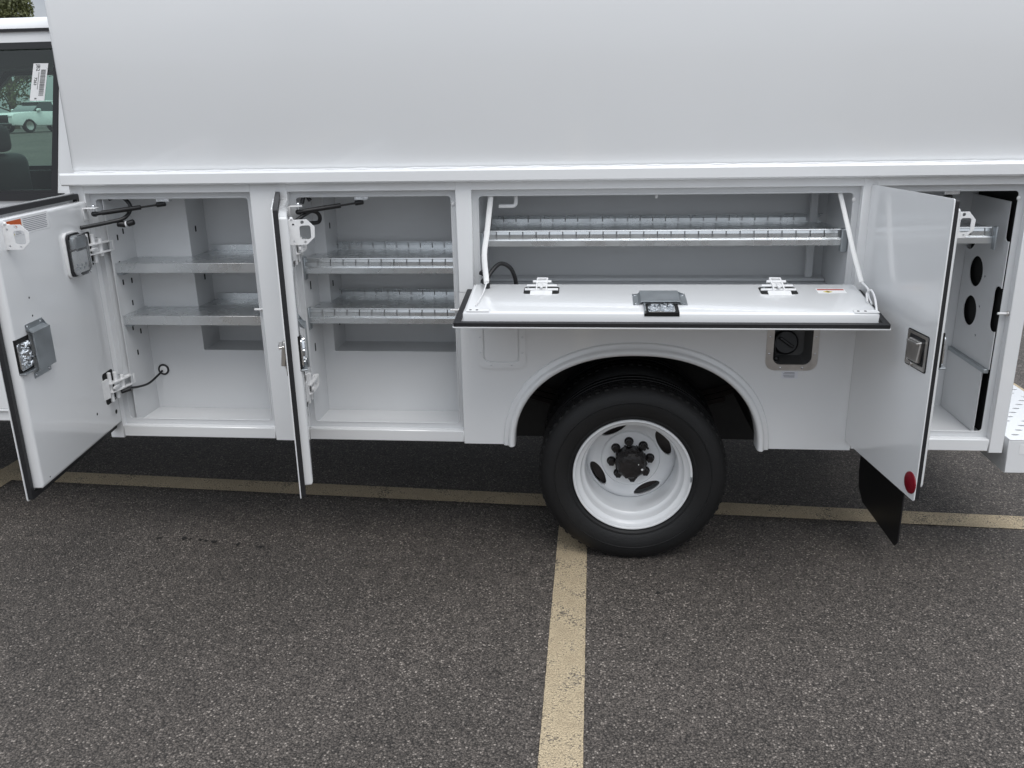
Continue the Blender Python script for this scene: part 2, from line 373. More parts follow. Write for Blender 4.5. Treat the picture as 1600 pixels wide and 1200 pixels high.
# ---- side frame
def sp(n, a, b, bev=.0025): return MB('white').box(a, b, bev).build(n, truck)
for (a, b) in ((X0, -1.913), (-1.219, -1.067), (-.390, -.328), (1.150, 1.205), (1.745, X1)):
    z0 = .540 if not (a in (-.390, 1.150)) else 1.196
    sp('pillar', (a, -.002, z0), (b, DJ + .004, 1.660))
sp('header_rail', (X0 + .002, 0, 1.6003), (X1 - .002, DJ + .002, 1.6585), .002)
for (a, b) in ((-1.913, -1.219), (-1.067, -.390), (1.205, 1.745)):
    sp('sill', (a + .0003, 0, .546), (b - .0003, DJ + .002, .5975), .004)
for (a, b, c, d) in OP:
    if c > 1: mbx = MB('white').box((a, 0.001, 1.150), (b, DJ, 1.1957), .004); mbx.build('sill', truck)
    # landing flange with rolled inner bead
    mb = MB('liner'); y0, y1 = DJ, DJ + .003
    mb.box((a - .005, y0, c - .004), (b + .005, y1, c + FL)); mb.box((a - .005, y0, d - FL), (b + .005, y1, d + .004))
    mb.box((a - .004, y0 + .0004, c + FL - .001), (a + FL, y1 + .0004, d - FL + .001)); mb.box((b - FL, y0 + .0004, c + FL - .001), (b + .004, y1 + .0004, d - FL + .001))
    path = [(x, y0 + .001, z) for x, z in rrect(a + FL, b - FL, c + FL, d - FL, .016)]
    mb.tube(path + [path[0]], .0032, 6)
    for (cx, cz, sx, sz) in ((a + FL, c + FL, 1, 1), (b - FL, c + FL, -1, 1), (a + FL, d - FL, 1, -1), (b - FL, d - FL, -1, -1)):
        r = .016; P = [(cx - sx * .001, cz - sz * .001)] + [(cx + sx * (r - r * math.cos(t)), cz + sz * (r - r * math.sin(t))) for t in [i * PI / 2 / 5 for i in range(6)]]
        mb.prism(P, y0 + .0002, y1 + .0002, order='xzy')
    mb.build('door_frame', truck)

# ---- panel below the flip-down compartment with the wheel arch
AX, AZ, AA, AB, AN = .329, .540, .500, .398, 2.2
def arch(t, a=AA, b=AB):
    c, s_ = math.cos(t), math.sin(t)
    return (AX - a * math.copysign(abs(c) ** (2 / AN), c), AZ + b * abs(s_) ** (2 / AN))
NA = 56
ap = [arch(PI * i / NA, AA + .012, AB + .012) for i in range(NA + 1)]
poly = [(-.390, .540), (ap[0][0], .540)] + ap[1:-1] + [(ap[-1][0], .540), (1.205, .540), (1.205, 1.1957), (-.390, 1.1957)]
panel = MB('white').prism(poly, 0, .006, order='xzy', bev=.0015).build('wheel_panel', truck, 30)
# flare trim swept round the arch
def sweep_flare():
    prof = [(0, .055), (0, -.012), (.07, -.024), (.2, -.030), (.38, -.030), (.50, -.024), (.56, -.015), (.62, -.0115), (.86, -.0115), (.95, -.008), (1.0, 0.0008)]
    mb = MB('white'); t = bmesh.new(); R = []
    ts = [PI * i / NA for i in range(NA + 1)]
    for tt in ts:
        xi, zi = arch(tt); xo, zo = arch(tt, AA + .050, AB + .054)
        R.append([t.verts.new((xi + (xo - xi) * f, y, max(AZ - .004, zi + (zo - zi) * f))) for f, y in prof])
    for A, B in zip(R, R[1:]):
        for k in range(len(prof) - 1): t.faces.new((A[k], A[k + 1], B[k + 1], B[k]))
    for A in (R[0], R[-1]): t.faces.new(A)
    mb._add(t); return mb.build('wheel_arch_flare', truck, 60)
sweep_flare()
# wheel well
mb = MB('under'); t = bmesh.new(); R = []
for i in range(NA + 1):
    x, z = arch(PI * i / NA, AA + .02, AB + .02); R.append([t.verts.new((x, y, z)) for y in (.02, .80)])
for A, B in zip(R, R[1:]): t.faces.new((A[0], A[1], B[1], B[0]))
mb._add(t); mb.box((-.30, .75, .29), (1.04, .76, .97)); mb.build('wheel_well', truck)  # black back sheet stretched down and sideways to stand in for deep shade

# ---- moulding, canopy
mb = MB('white'); mb.prism([(-.030, 1.634), (-.036, 1.640), (-.036, 1.676), (-.031, 1.6835), (.03, 1.6835), (.03, 1.634)], X0 - .012, X1, order='yzx', bev=.0015)
mb.build('drip_moulding', truck, 12)
CX0 = -1.967
mb = MB('white'); ct = 2.72
mb.prism(rrect(CX0, X1, .010, WID - .010, .03, 4), 1.68, ct, order='xyz', bev=.02, seg=2)
mb.build('canopy', truck, 40)
mb = MB('white'); n = 120; path = []; rad = []
for i in range(n + 1):
    x = CX0 + .02 + (X1 - CX0 - .03) * i / n
    path.append((x, .009, 1.6845 + .002 * math.sin(i * 1.7) * random.random())); rad.append(.0028 + .0016 * random.random())
mb.tube(path, rad, 8); mb.build('sealant_bead', truck)

# ---- compartment liners
def liner(x0, x1, z0, z1, yb, name='compartment_liner', extra=()):
    mb = MB('liner'); y0 = DJ + .004; th = .003
    mb.box((x0 - th, y0, z0), (x0, yb + th, z1)); mb.box((x1, y0, z0), (x1 + th, yb + th, z1))
    mb.box((x0 - th, y0, z0 - th), (x1 + th, yb + th, z0)); mb.box((x0 - th, y0, z1), (x1 + th, yb + th, z1 + th))
    mb.box((x0, yb, z0), (x1, yb + th, z1))
    for a, b in extra: mb.box(a, b)
    return mb
LY, DY = .232, .405
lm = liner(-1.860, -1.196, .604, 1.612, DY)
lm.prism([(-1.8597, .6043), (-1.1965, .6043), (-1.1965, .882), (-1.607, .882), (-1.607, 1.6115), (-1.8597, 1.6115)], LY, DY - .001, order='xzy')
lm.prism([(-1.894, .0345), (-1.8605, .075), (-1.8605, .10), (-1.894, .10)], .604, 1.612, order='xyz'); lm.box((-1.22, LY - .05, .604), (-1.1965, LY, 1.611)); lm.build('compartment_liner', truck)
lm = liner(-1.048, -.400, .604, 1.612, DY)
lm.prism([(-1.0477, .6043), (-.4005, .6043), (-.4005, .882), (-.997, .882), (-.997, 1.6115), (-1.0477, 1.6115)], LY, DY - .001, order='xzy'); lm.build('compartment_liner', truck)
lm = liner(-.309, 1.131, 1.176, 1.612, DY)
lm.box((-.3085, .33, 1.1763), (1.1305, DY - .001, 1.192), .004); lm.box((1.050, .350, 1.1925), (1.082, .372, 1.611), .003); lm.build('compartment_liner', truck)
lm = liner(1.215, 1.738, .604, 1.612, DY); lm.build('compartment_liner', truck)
# body core (hidden sides and inner walls) so that it is a closed truck
mb = MB('white'); mb.box((X0 + .001, .42, .50), (-.22, .45, 1.68)); mb.box((.88, .42, .50), (X1 - .001, .45, 1.68)); mb.box((-.22, .42, 1.0), (.88, .45, 1.68))
mb.box((X0, .035, .56), (X0 + .004, .42, 1.68)); mb.box((X1 - .004, .035, .56), (X1, .42, 1.66))
mb.box((X0 + .004, .045, .556), (-.25, .42, .562)); mb.box((.90, .045, .556), (X1 - .004, .42, .562))
mb.box((-.30, .12, 1.155), (1.15, .42, 1.161))
mb.build('inner_wall', truck)
mb = MB('under'); mb.box((X0 + .01, .452, .90), (X1 - .01, WID - .44, .95)); mb.build('bed_floor', truck)
mb = MB('white'); mb.box((X0, WID - .44, .54), (-.20, WID, 1.68), .01); mb.box((-.2002, WID - .44, .99), (.86, WID, 1.68), .01); mb.box((.8602, WID - .44, .54), (X1, WID, 1.68), .01); mb.build('far_side_body', truck)
mb = MB('under')
for y in (.78, 1.56): mb.box((-5.8, y, .58), (1.75, y + .07, .80), .01)
for x in (-1.9, -.6, .9, 1.7): mb.box((x, .85, .62), (x + .08, 1.56, .76))
mb.box((-3.4, .9, .35), (-1.0, 1.5, .50), .05); mb.cyl((-3, 1.2, .5), (.3, 1.2, .42), .05)
mb.build('chassis_frame', truck)
MB('under').box((.95, .86, .36), (1.68, 1.56, .62), .05, seg=2).build('underbody_light_blocker', truck)  # unseen tank-like box added to block light under the truck
MB('under').box((-.95, .50, .50), (-.28, .77, .62), .03).build('battery_box', truck)
for a, b_ in ((-1.9, -.40), (.92, 1.70)): MB('under').box((a, 1.66, .40), (b_, 1.96, .56), .04).build('far_side_light_blocker', truck)  # unseen boxes added along the far side to darken the ground below
mb = MB('under'); mb.cyl((.325, .25, .40), (.325, 2.15, .40), .06); mb.sphere((.325, 1.2, .40), .17, sub=3); mb.build('rear_axle', truck)
for y in (.72, 1.62):
    mb = MB('springst')
    for k in range(5):
        ln = .72 - .12 * k; P = [(.325 + ln * s_, y, .50 - .03 * k + .16 * (ln * s_) ** 2 * 2) for s_ in [-1 + j / 5 for j in range(11)]]
        mb.tube(P, .03, 4, flat=.4)
    mb.build('leaf_spring', truck)
mb = MB('springst'); mb.tube([(-.16, .30, .735), (-.03, .34, .775)], [.018, .020], 6); mb.build('brake_hose', truck)

# ---- wheels
WX, WZ, TR = .325, .400, .400
def make_wheel(cx, cy, cz, sgn, fine=True, parent=truck):
    """sgn=-1: outer face toward -Y"""
    T = Matrix.Translation((cx, cy, cz)) @ Matrix.Rotation(PI / 2 * (1 if sgn < 0 else -1), 4, 'X')   # local +z -> outward
    seg = 96 if fine else 48
    ty = MB('tyre', X=T)
    sw = [(.252, -.014), (.262, .002), (.285, .014), (.315, .021), (.340, .020), (.364, .014), (.382, .002), (.394, -.012), (.4005, -.028), (.4025, -.055),
          (.4030, -.085), (.394, -.087), (.394, -.095), (.4030, -.097), (.4030, -.125), (.394, -.127), (.394, -.135), (.4030, -.137), (.4015, -.165), (.392, -.195), (.372, -.225), (.335, -.242), (.29, -.238), (.252, -.215)]
    ty.lathe(sw, seg)
    ty.lathe([(.3285, .0205), (.330, .0235), (.3325, .0235), (.334, .0205)], seg)
    ty.lathe([(.268, .005), (.270, .0095), (.273, .0095), (.275, .010)], seg)
    nl = 64
    for k in range(nl):
        a = 2 * PI * k / nl; Rz = Matrix.Rotation(a, 4, 'Z')
        ty.box((.386, -.0095, -.034), (.4000, .0095, -.011), .003, T=Rz)
        ty.box((.388, -.0125, -.058), (.4028, .0125, -.036), .002, T=Rz)
        if fine: ty.box((.388, -.012, -.084), (.4038, .014, -.062), .002, T=Rz @ Matrix.Rotation(.03, 4, 'Z'))
    wh = MB('tyre', X=T).build('wheel', parent) if False else None
    tyo = ty.build('tyre', None, 35)
    rm = MB('rim', X=T)
    rm.lathe([(.246, -.030), (.2535, -.012), (.2535, 0.0), (.2505, .0045), (.246, .0050), (.2425, .001), (.2405, -.010), (.233, -.020), (.2225, -.026), (.2195, -.034), (.2180, -.060), (.2125, -.070), (.2050, -.076),
              (.2020, -.084), (.2015, -.125), (.2005, -.235), (.205, -.240), (.246, -.200)], seg)
    return T, tyo, rm
root = empty('wheel', (WX, .02, WZ)); par(root, truck); root.location = (0, 0, 0); root.matrix_parent_inverse = Matrix.Identity(4); root.location = (WX, .02 - 1.2, WZ)
T, tyo, rm = make_wheel(WX, .014, WZ, -1)
par(tyo, root)
rm.build('rim', root, 30)
dz = -.190
disc = MB('rim', X=T)
disc.lathe([(.0, dz + .002), (.118, dz + .002), (.126, dz - .001), (.132, dz - .010), (.150, dz - .006), (.172, dz - .006), (.190, dz - .016), (.2005, dz - .030), (.2005, dz - .038), (.186, dz - .026), (.150, dz - .016), (.12, dz - .012), (0, dz - .012)], 96)
discO = disc.build('wheel_disc', root, 30)
ck = MB('rim', X=T)
for k in range(4):
    a = math.radians(28 + 90 * k)
    Rz = Matrix.Rotation(a, 4, 'Z') @ Matrix.Translation((.162, 0, 0))
    P = [(.0245 * math.cos(2 * PI * i / 28), .064 * math.sin(2 * PI * i / 28)) for i in range(28)]
    ck.prism(P, dz - .06, dz + .03, T=Rz)
cut(discO, ck)
bk = MB('springst', X=T); bk.lathe([(0, dz - .075), (.19, dz - .075)], 48); bk.build('brake_drum', root)
for k in range(8):
    a = math.radians(96 + 45 * k); c, s_ = math.cos(a) * .0855, math.sin(a) * .0855
    ln = MB('hub', 'zinc', X=T); ln.cyl((c, s_, dz), (c, s_, dz + .006), .0205, 20); ln.cyl((c, s_, dz + .006), (c, s_, dz + .034), .0165, 6, bev=.003)
    ln.sphere((c - .002, s_ - .012, dz + .035), .0022, mi=1, sub=1); ln.build('lug_nut', root, 30)
hb = MB('hub', 'frost', X=T)
hb.lathe([(.066, dz), (.066, dz + .062), (.060, dz + .070), (.058, dz + .086), (.050, dz + .094), (.030, dz + .098), (.0, dz + .098)], 40)
for k in range(8):
    a = math.radians(22.5 + 45 * k); hb.cyl((.052 * math.cos(a), .052 * math.sin(a), dz + .06), (.052 * math.cos(a), .052 * math.sin(a), dz + .092), .009, 6)
    hb.box((.058, -.004, dz), (.071, .004, dz + .055), .001, T=Matrix.Rotation(a, 4, 'Z'))
hb.prism([(.072 * math.cos(math.radians(45 * i)) , .072 * math.sin(math.radians(45 * i))) for i in range(8)], dz + .044, dz + .058, T=Matrix.Rotation(math.radians(0), 4, 'Z'), bev=.003)
for x, y in ((.030, .012), (.047, -.012)): hb.sphere((x, y, dz + .094), (.0055, .0055, .004), mi=1, sub=2)
hb.build('hub', root, 30)
vs_ = MB('rubber', 'zinc', X=T); vs_.tube([(.062, .066, dz), (.070, .068, dz + .03), (.073, .068, dz + .045)], .0048, 8); vs_.build('valve_stem', root)
wg = MB('galvdark', X=T); wg.box((-.012, -.004, 0), (.012, .004, .012), .002, T=Matrix.Rotation(math.radians(-2), 4, 'Z') @ Matrix.Translation((.2475, 0, -.003)) @ Matrix.Rotation(PI / 2, 4, 'Z')); wg.build('balance_weight', root)
for (cx, cy, sg, fine) in ((WX, .34, -1, False), (WX, WID - .022, 1, False), (-5.10, .16, -1, False), (-5.10, WID - .16, 1, False)):
    r2 = empty('wheel', (0, 0, 0)); par(r2, truck); r2.matrix_parent_inverse = Matrix.Identity(4); r2.location = (cx, cy - 1.2, WZ)
    T2, ty2, rm2 = make_wheel(cx, cy, WZ, sg, False); par(ty2, r2)
    rm2.lathe([(0, -.10), (.12, -.10), (.2005, -.12)], 48); rm2.build('rim', r2, 30)

# ---- mud flap
mb = MB('plastic'); mb.prism([(.02, .115), (.05, .085), (.50, .075), (.575, .12), (.600, .19), (.600, .60), (.02, .60)], 1.446, 1.454, order='yzx', bev=.002)
mb.build('mud_flap', truck)

# ---- fuel filler and access panel
def ringplate(mb, out_, inn, y0, y1, mi=0):
    t = bmesh.new(); n = len(out_)
    a = [t.verts.new((x, y0, z)) for x, z in out_]; b = [t.verts.new((x, y0, z)) for x, z in inn]
    c = [t.verts.new((x, y1, z)) for x, z in out_]; d = [t.verts.new((x, y1, z)) for x, z in inn]
    for i in range(n):
        j = (i + 1) % n
        t.faces.new((a[i], a[j], b[j], b[i])); t.faces.new((c[i], c[j], d[j], d[i])); t.faces.new((a[i], a[j], c[j], c[i])); t.faces.new((b[i], b[j], d[j], d[i]))
    mb._add(t, mi)
cut(panel, MB('white').prism(rrect(.868, 1.018, .905, 1.085, .03), -.05, .05, order='xzy'))
ff = MB('stain', 'zinc'); O = rrect(.840, 1.042, .881, 1.108, .036, 6); I = rrect(.868, 1.018, .905, 1.085, .03, 6)
ringplate(ff, O, I, -.004, .0015)
for x, z in ((.852, .95), (.852, 1.02), (1.03, .95), (1.03, 1.02), (.90, .892), (.985, .892), (.9, 1.098), (.985, 1.098)): ff.sphere((x, -.004, z), (.0045, .0025, .0045), mi=1, sub=2)
filler = ff.build('fuel_filler_bezel', truck)
cupm = MB('cupgrey'); t = bmesh.new(); rings = []
for sc_, y in ((1.0, 0.0), (.94, .03), (.80, .075)):
    rings.append([t.verts.new((.943 + (x - .943) * sc_, y, .995 + (z - .995) * sc_)) for x, z in I])
for A, B in zip(rings, rings[1:]):
    for i in range(len(A)): t.faces.new((A[i], A[(i + 1) % len(A)], B[(i + 1) % len(B)], B[i]))
t.faces.new(rings[-1]); cupm._add(t); cupm.build('filler_cup', filler, 30)
cp = MB('plastic'); cp.lathe([(.052, 0), (.050, .022), (.043, .030), (0, .031)], 28, T=Matrix.Translation((.926, .075, .978)) @ Matrix.Rotation(math.radians(78), 4, 'X'))
cp.box((-.034, -.006, .03), (.034, .006, .046), .003, T=Matrix.Translation((.926, .075, .978)) @ Matrix.Rotation(math.radians(78), 4, 'X') @ Matrix.Rotation(math.radians(-35), 4, 'Z'))
cp.build('fuel_cap', filler, 30)
cp = MB('hose'); cp.sphere((.886, .02, .922), (.011, .006, .011)); cp.tube(smoothpath([(.886, .02, .925), (.878, .02, .97), (.885, .03, 1.01), (.905, .04, 1.025)]), .0035, 6); cp.build('cap_tether', filler)
lb = MB('decal', 'ink'); lb.box((.907, -.0006, .846), (.971, .002, .876))
for z in (.871, .866, .858, .853): lb.box((.913 + random.random() * .006, -.0012, z - .0012), (.965 - random.random() * .008, .001, z + .0008), mi=1)
lb.build('fuel_label', truck)
apn = MB('white', 'galvdark')
ringplate(apn, rrect(-.323, -.122, .878, 1.115, .035, 5), rrect(-.2965, -.1485, .9045, 1.0915, .02, 5), -.0055, .002)
apn.prism(rrect(-.2915, -.1535, .9095, 1.0865, .018), -.005, .002, order='xzy', bev=.0012)
for x, z in ((-.309, .945), (-.309, 1.01), (-.136, .945), (-.136, 1.01), (-.265, .892), (-.18, .892)): apn.cyl((x, -.0085, z), (x, 0, z), .0050, 8, mi=0); apn.box((x - .003, -.0088, z - .0008), (x + .003, -.0083, z + .0008), mi=1)
apn.build('access_panel', truck)

# ---- doors
def hinge(T, parent, name='hinge', short=False):
    """local: x along hinge axis, y away from hinge line on the door, z out of the inner panel"""
    if short: T = T @ Matrix(((1, 0, 0, 0), (0, .80, 0, .020), (0, 0, .62, .0455 * .38), (0, 0, 0, 1)))
    mb = MB('frost', 'void', 'zinc', X=T)
    mb.prism(rrect(-.068, .068, .030, .128, .012), .0400, .0475, mi=1)
    mb.prism([(.098, .0455), (.145, .0460), (.104, .058)], -.042, .042, order='yzx', bev=.001)
    mb.cyl((-.064, .084, .054), (.064, .084, .054), .0085, 10, bev=.001)
    mb.cyl((-.058, .050, .064), (.058, .050, .064), .0090, 10, bev=.001)
    mb.cyl((-.036, .020, .078), (.036, .020, .078), .0095, 10, bev=.001)
    for x in (-.019, .019):
        mb.prism([(.106, .046), (.100, .066), (.050, .080), (.0, .086), (-.018, .088), (-.020, .072), (.0, .064), (.020, .060), (.060, .050)] if short else [(.106, .046), (.100, .070), (.050, .086), (-.010, .100), (-.052, .104), (-.056, .086), (-.030, .078), (.020, .064), (.060, .050)], x - .0025, x + .0025, order='yzx')
    mb.box((-.022, -.022, .074), (.022, -.008, .090), .002) if short else mb.box((-.022, -.056, .086), (.022, -.040, .104), .002); mb.box((-.016, .02, .066), (.016, .075, .072))
    mb.box((-.005, .045, .07), (.005, .10, .080), .001); mb.sphere((-.052, .07, .062), .005, mi=2, sub=1); mb.sphere((.04, .035, .074), .005, mi=2, sub=1)
    return mb.build(name, parent)
def plate_cover(T, parent):
    """latch: local x along door edge, y toward the door's free edge, z out of the inner panel; origin at latch centre"""
    mb = MB('galvdark', 'zinc', 'void', X=T)
    mb.prism([(-.098, 0.001), (-.098, .003), (-.076, .003), (-.070, .026), (.070, .026), (.076, .003), (.098, .003), (.098, .001), (.080, .001), (.068, .022), (-.068, .022), (-.080, .001)], -.070, .050, order='xzy', bev=.0006)
    for x in (-.088, .088):
        for y in (-.055, .038): mb.sphere((x, y, .003), (.005, .005, .0025), mi=1, sub=2)
    mb.box((-.062, .040, -.022), (.062, .1305, .0015), mi=2)
    mb.prism(rrect(-.048, .048, .046, .129, .008), .0016, .0075, mi=1, bev=.001)
    for i in range(22):
        x = random.uniform(-.042, .042); y = random.uniform(.054, .118); a = random.uniform(0, 3)
        mb.box((-.011, -.003, .004), (.011, .003, .010 + random.random() * .008), .001, mi=1, T=Matrix.Translation((x, y, 0)) @ Matrix.Rotation(a, 4, 'Z'))
    for x, y in ((-.03, .07), (.012, .085), (.034, .066)): mb.cyl((x, y, .002), (x, y, .018), .008, 12, mi=1, bev=.002)
    mb.box((-.062, .052, -.004), (-.056, .1325, .018), .001, mi=0)
    return mb.build('latch', parent, 30)
def handle(T, parent):
    """paddle latch: local x across, y up, z outward"""
    mb = MB('stain', 'rubber', X=T)
    mb.prism(rrect(-.071, .071, -.063, .063, .008), -.001, .0022, mi=1, bev=.0005)
    ringp = MB('stain')
    t = bmesh.new(); O_ = rrect(-.0675, .0675, -.0595, .0595, .007); I_ = rrect(-.055, .055, -.046, .050, .005); J_ = rrect(-.050, .050, -.040, .044, .004)
    A = [t.verts.new((x, y, .0035)) for x, y in O_]; B = [t.verts.new((x, y, .0045)) for x, y in I_]; Cc = [t.verts.new((x, y, -.018)) for x, y in J_]; D_ = [t.verts.new((x, y, .0015)) for x, y in O_]
    n = len(A)
    for P, Q in ((D_, A), (A, B), (B, Cc)):
        for i in range(n): t.faces.new((P[i], P[(i + 1) % n], Q[(i + 1) % n], Q[i]))
    t.faces.new(Cc); mb._add(t)
    ringp.bm.free()
    mb.box((-.040, -.036, .001), (.040, .036, .017), .003, T=Matrix.Rotation(math.radians(-7), 4, 'X'))
    mb.box((-.036, .026, .010), (.036, .034, .024), .002)
    mb.cyl((.02, -.052, .003), (.02, -.052, .009), .008, 14, bev=.001)
    return mb.build('paddle_handle', parent, 30)
def catch_plate(T, parent):
    """local x out of the panel, y up, z along door; octagonal plate with window"""
    O_ = [(0, -.042), (.055, -.042), (.082, -.018), (.084, .016), (.060, .042), (0, .042)]
    mb = MB('frost', X=T); mb.prism(O_, -.0015, .0015, bev=.0004)
    mb.prism(rrect(-.001, .016, -.042, .042, .002), -.02, -.0016); mb.sphere((.010, .046, 0), .006, sub=2)
    o = mb.build('catch_plate', parent, 30)
    ck = MB('frost', X=T); ck.prism(rrect(.034, .070, -.024, .022, .008), -.05, .05)
    for x, y in ((.014, .026), (.044, .033), (.014, -.03), (.05, -.033)): ck.cyl((x, y, -.05), (x, y, .05), .0042 if y < .03 else .006, 12)
    cut(o, ck); return o
def swing_door(hx, wd, ang, z0, z1):
    d = Vector((math.cos(ang), -math.sin(ang), 0)); n = Vector((math.sin(ang), math.cos(ang), 0))
    X = Matrix(((d.x, n.x, 0, hx), (d.y, n.y, 0, 0), (0, 0, 1, 0), (0, 0, 0, 1)))       # local (u, n, z)
    door = MB('white', X=X).prism(rrect(0, wd, z0, z1, .006), -.0165, -.0125, order='xzy', bev=.0008).build('door', truck)
    sl = MB('rubber', X=X); e = .004; sw = .020
    ringO = rrect(e, wd - e, z0 + e, z1 - e, .006); ringI = rrect(e + sw, wd - e - sw, z0 + e + sw, z1 - e - sw, .004)
    ringplate(sl, ringO, ringI, -.0124, .0035); sl.build('seal', door)
    ins = .034
    ip = MB('white', X=X)
    t = bmesh.new()
    rings = []
    for g, y in ((ins, -.0124), (ins, .026), (ins + .005, .031), (ins + .012, .0325)):
        rings.append([t.verts.new((x, y, z)) for x, z in rrect(g - .030, wd - g, z0 + g, z1 - g, max(.004, .012 - g * .1))])
    for A, B in zip(rings, rings[1:]):
        for i in range(len(A)): t.faces.new((A[i], A[(i + 1) % len(A)], B[(i + 1) % len(B)], B[i]))
    t.faces.new(rings[-1]); ip._add(t); ip.build('inner_panel', door, 50)
    return X, door
PN = .0325 - .0455          # hinge meshes assume panel face at .0455 / latch at 0
def swap(X, u, z, n0):      # local frame for hinges: x=axis(z), y=u, z=n
    return X @ Matrix(((0, 1, 0, u), (0, 0, 1, n0), (1, 0, 0, z), (0, 0, 0, 1)))
Z0, Z1 = .584, 1.606
def fit_out(X, door, wd):
    hinge(swap(X, .0, 1.385, PN), door); hinge(swap(X, .0, .800, PN), door)
    plate_cover(swap(X, wd - .165, 1.108, .0325), door)
    handle(X @ Matrix(((-1, 0, 0, wd - .104), (0, 0, -1, -.0165), (0, 1, 0, 1.095), (0, 0, 0, 1))), door)
    catch_plate(X @ Matrix(((0, 0, 1, wd - .098), (1, 0, 0, .0325), (0, 1, 0, 1.513), (0, 0, 0, 1))), door)
    for u, z, r in ((wd - .18, 1.29, .004), (wd - .18, 1.225, .004), (.226, .729, .006), (.052, .679, .010), (wd - .09, .641, .003)):
        MB('void', X=X).cyl((u, .030, z), (u, .0329, z), r, 10).build('drain_hole', door)
    # gas spring ball bracket near the hinge
    gb = MB('frost', 'zinc', X=X); gb.box((.020, .033, 1.497), (.058, .037, 1.548), .002); gb.box((.020, .037, 1.544), (.058, .085, 1.548), .001); gb.sphere((.035, .070, 1.552), .008, mi=1); gb.cyl((.035, .07, 1.51), (.035, .07, 1.552), .005, mi=1)
    gb.build('spring_bracket', door)
Xa, door1 = swing_door(-1.943, .754, 1.442, Z0, Z1); fit_out(Xa, door1, .754)
tag(door1, 'leftmost open compartment door with warning labels and a dome light inside')
Xb, door2 = swing_door(-1.099, .709, 1.233, Z0, Z1); fit_out(Xb, door2, .709)
tag(door2, 'narrow-looking compartment door seen edge-on')
Xd, door4 = swing_door(1.196, .576, 1.439, Z0, Z1); fit_out(Xd, door4, .576)
tag(door4, 'rear compartment door seen from outside with a red reflector')
rf = MB('red', 'white', X=Xd); rf.lathe([(0, .0045), (.036, .0045), (.0385, .003), (.039, 0)], 32, T=Matrix(((-1, 0, 0, .541), (0, 0, -1, -.0165), (0, 1, 0, .640), (0, 0, 0, 1)))); rf.build('reflector', door4)

# dome light on door 1
dl = MB('frost', 'rubber', 'lens', 'galvdark', X=Xa)
dl.prism(rrect(.146, .268, 1.298, 1.472, .022), .0325, .044, mi=0, order='xzy', bev=.002)
dl.prism(rrect(.150, .263, 1.303, 1.467, .020), .044, .052, mi=1, order='xzy', bev=.001)
dl.prism(rrect(.154, .258, 1.308, 1.462, .018), .052, .080, mi=2, order='xzy', bev=.010, seg=2)
dl.box((.162, .0525, 1.41), (.250, .066, 1.455), .004, mi=3); dl.box((.162, .0525, 1.32), (.250, .058, 1.40), .003, mi=0)
for i in range(5): dl.sphere((.172 + .016 * i, .06, 1.335 + .012 * (i % 2)), .006, mi=3, sub=1)
dl.build('dome_light', door1)
# labels on door 1
wl = MB('paper', 'orange', 'yellow', 'ink', X=Xa); yb = .0326
wl.box((.340, yb, 1.508), (.640, yb + .0006, 1.569))
wl.prism([(.640, 1.562), (.534, 1.562), (.534, 1.528), (.560, 1.530), (.585, 1.548), (.640, 1.550)], yb + .0006, yb + .0010, order='xzy', mi=1)
for i in range(8):
    z = 1.559 - i * .0063; wl.box((.352 + (i > 1) * random.random() * .01, yb + .0006, z - .0011), (.522, yb + .0010, z + .0011), mi=3)
wl.prism([(.612, 1.512), (.588, 1.512), (.604, 1.533)], yb + .0006, yb + .0010, order='xzy', mi=2)
for i in range(4): wl.box((.545, yb + .0006, 1.512 + i * .0045), (.580, yb + .0010, 1.5135 + i * .0045), mi=3)
wl.build('warning_label', door1)
# flip-down door
en = Vector((0, -.13045, .99145)); ed = Vector((0, -.99145, -.13045))
XF = Matrix(((1, 0, 0, 0), (0, ed.y, en.y, 0), (0, ed.z, en.z, 1.197), (0, 0, 0, 1)))       # local (x, s, n)
fx0, fx1, fs = -.357, 1.180, .389
fd = MB('white', X=XF).prism(rrect(fx0, fx1, .002, fs, .005), -.004, 0, bev=.0008).build('flip_down_door', truck)
tag(fd, 'wide fold-down compartment door lowered flat above the wheel')
sl = MB('rubber', X=XF @ Matrix(((1, 0, 0, 0), (0, 0, 1, 0), (0, 1, 0, 0), (0, 0, 0, 1))))
ringplate(sl, rrect(fx0 + .003, fx1 - .003, .006, fs - .003, .005), rrect(fx0 + .024, fx1 - .024, .026, fs - .023, .004), .0002, .0145); sl.build('seal', fd)
ip = MB('white', X=XF); t = bmesh.new(); rings = []
for g, z in ((.034, .0002), (.034, .038), (.038, .0435), (.046, .0455)):
    rings.append([t.verts.new((x, y, z)) for x, y in rrect(fx0 + g, fx1 - g, .002 + g * .8, fs - g, .008)])
for A, B in zip(rings, rings[1:]):
    for i in range(len(A)): t.faces.new((A[i], A[(i + 1) % len(A)], B[(i + 1) % len(B)], B[i]))
t.faces.new(rings[-1]); ip._add(t); ip.build('inner_panel', fd, 50)
hinge(XF @ Matrix.Translation((-.048, .030, 0)), fd, short=True); hinge(XF @ Matrix.Translation((.843, .030, 0)), fd, short=True)
plate_cover(XF @ Matrix.Translation((.395, .226, .0455)) @ Matrix.Diagonal((1, 1, .6, 1)), fd)
wl = MB('paper', 'redprint', 'yellow', 'blackink', X=XF); z = .0456
wl.box((.985, .090, z), (1.088, .140, z + .0005)); wl.box((.988, .096, z + .0005), (1.085, .108, z + .0010), mi=1)
wl.prism([(1.022, .115), (1.040, .126), (1.022, .137), (1.004, .126)], z + .0005, z + .0009, mi=2); wl.box((1.018, .122, z + .0009), (1.028, .130, z + .0012), mi=3)
wl.build('warning_label', fd)
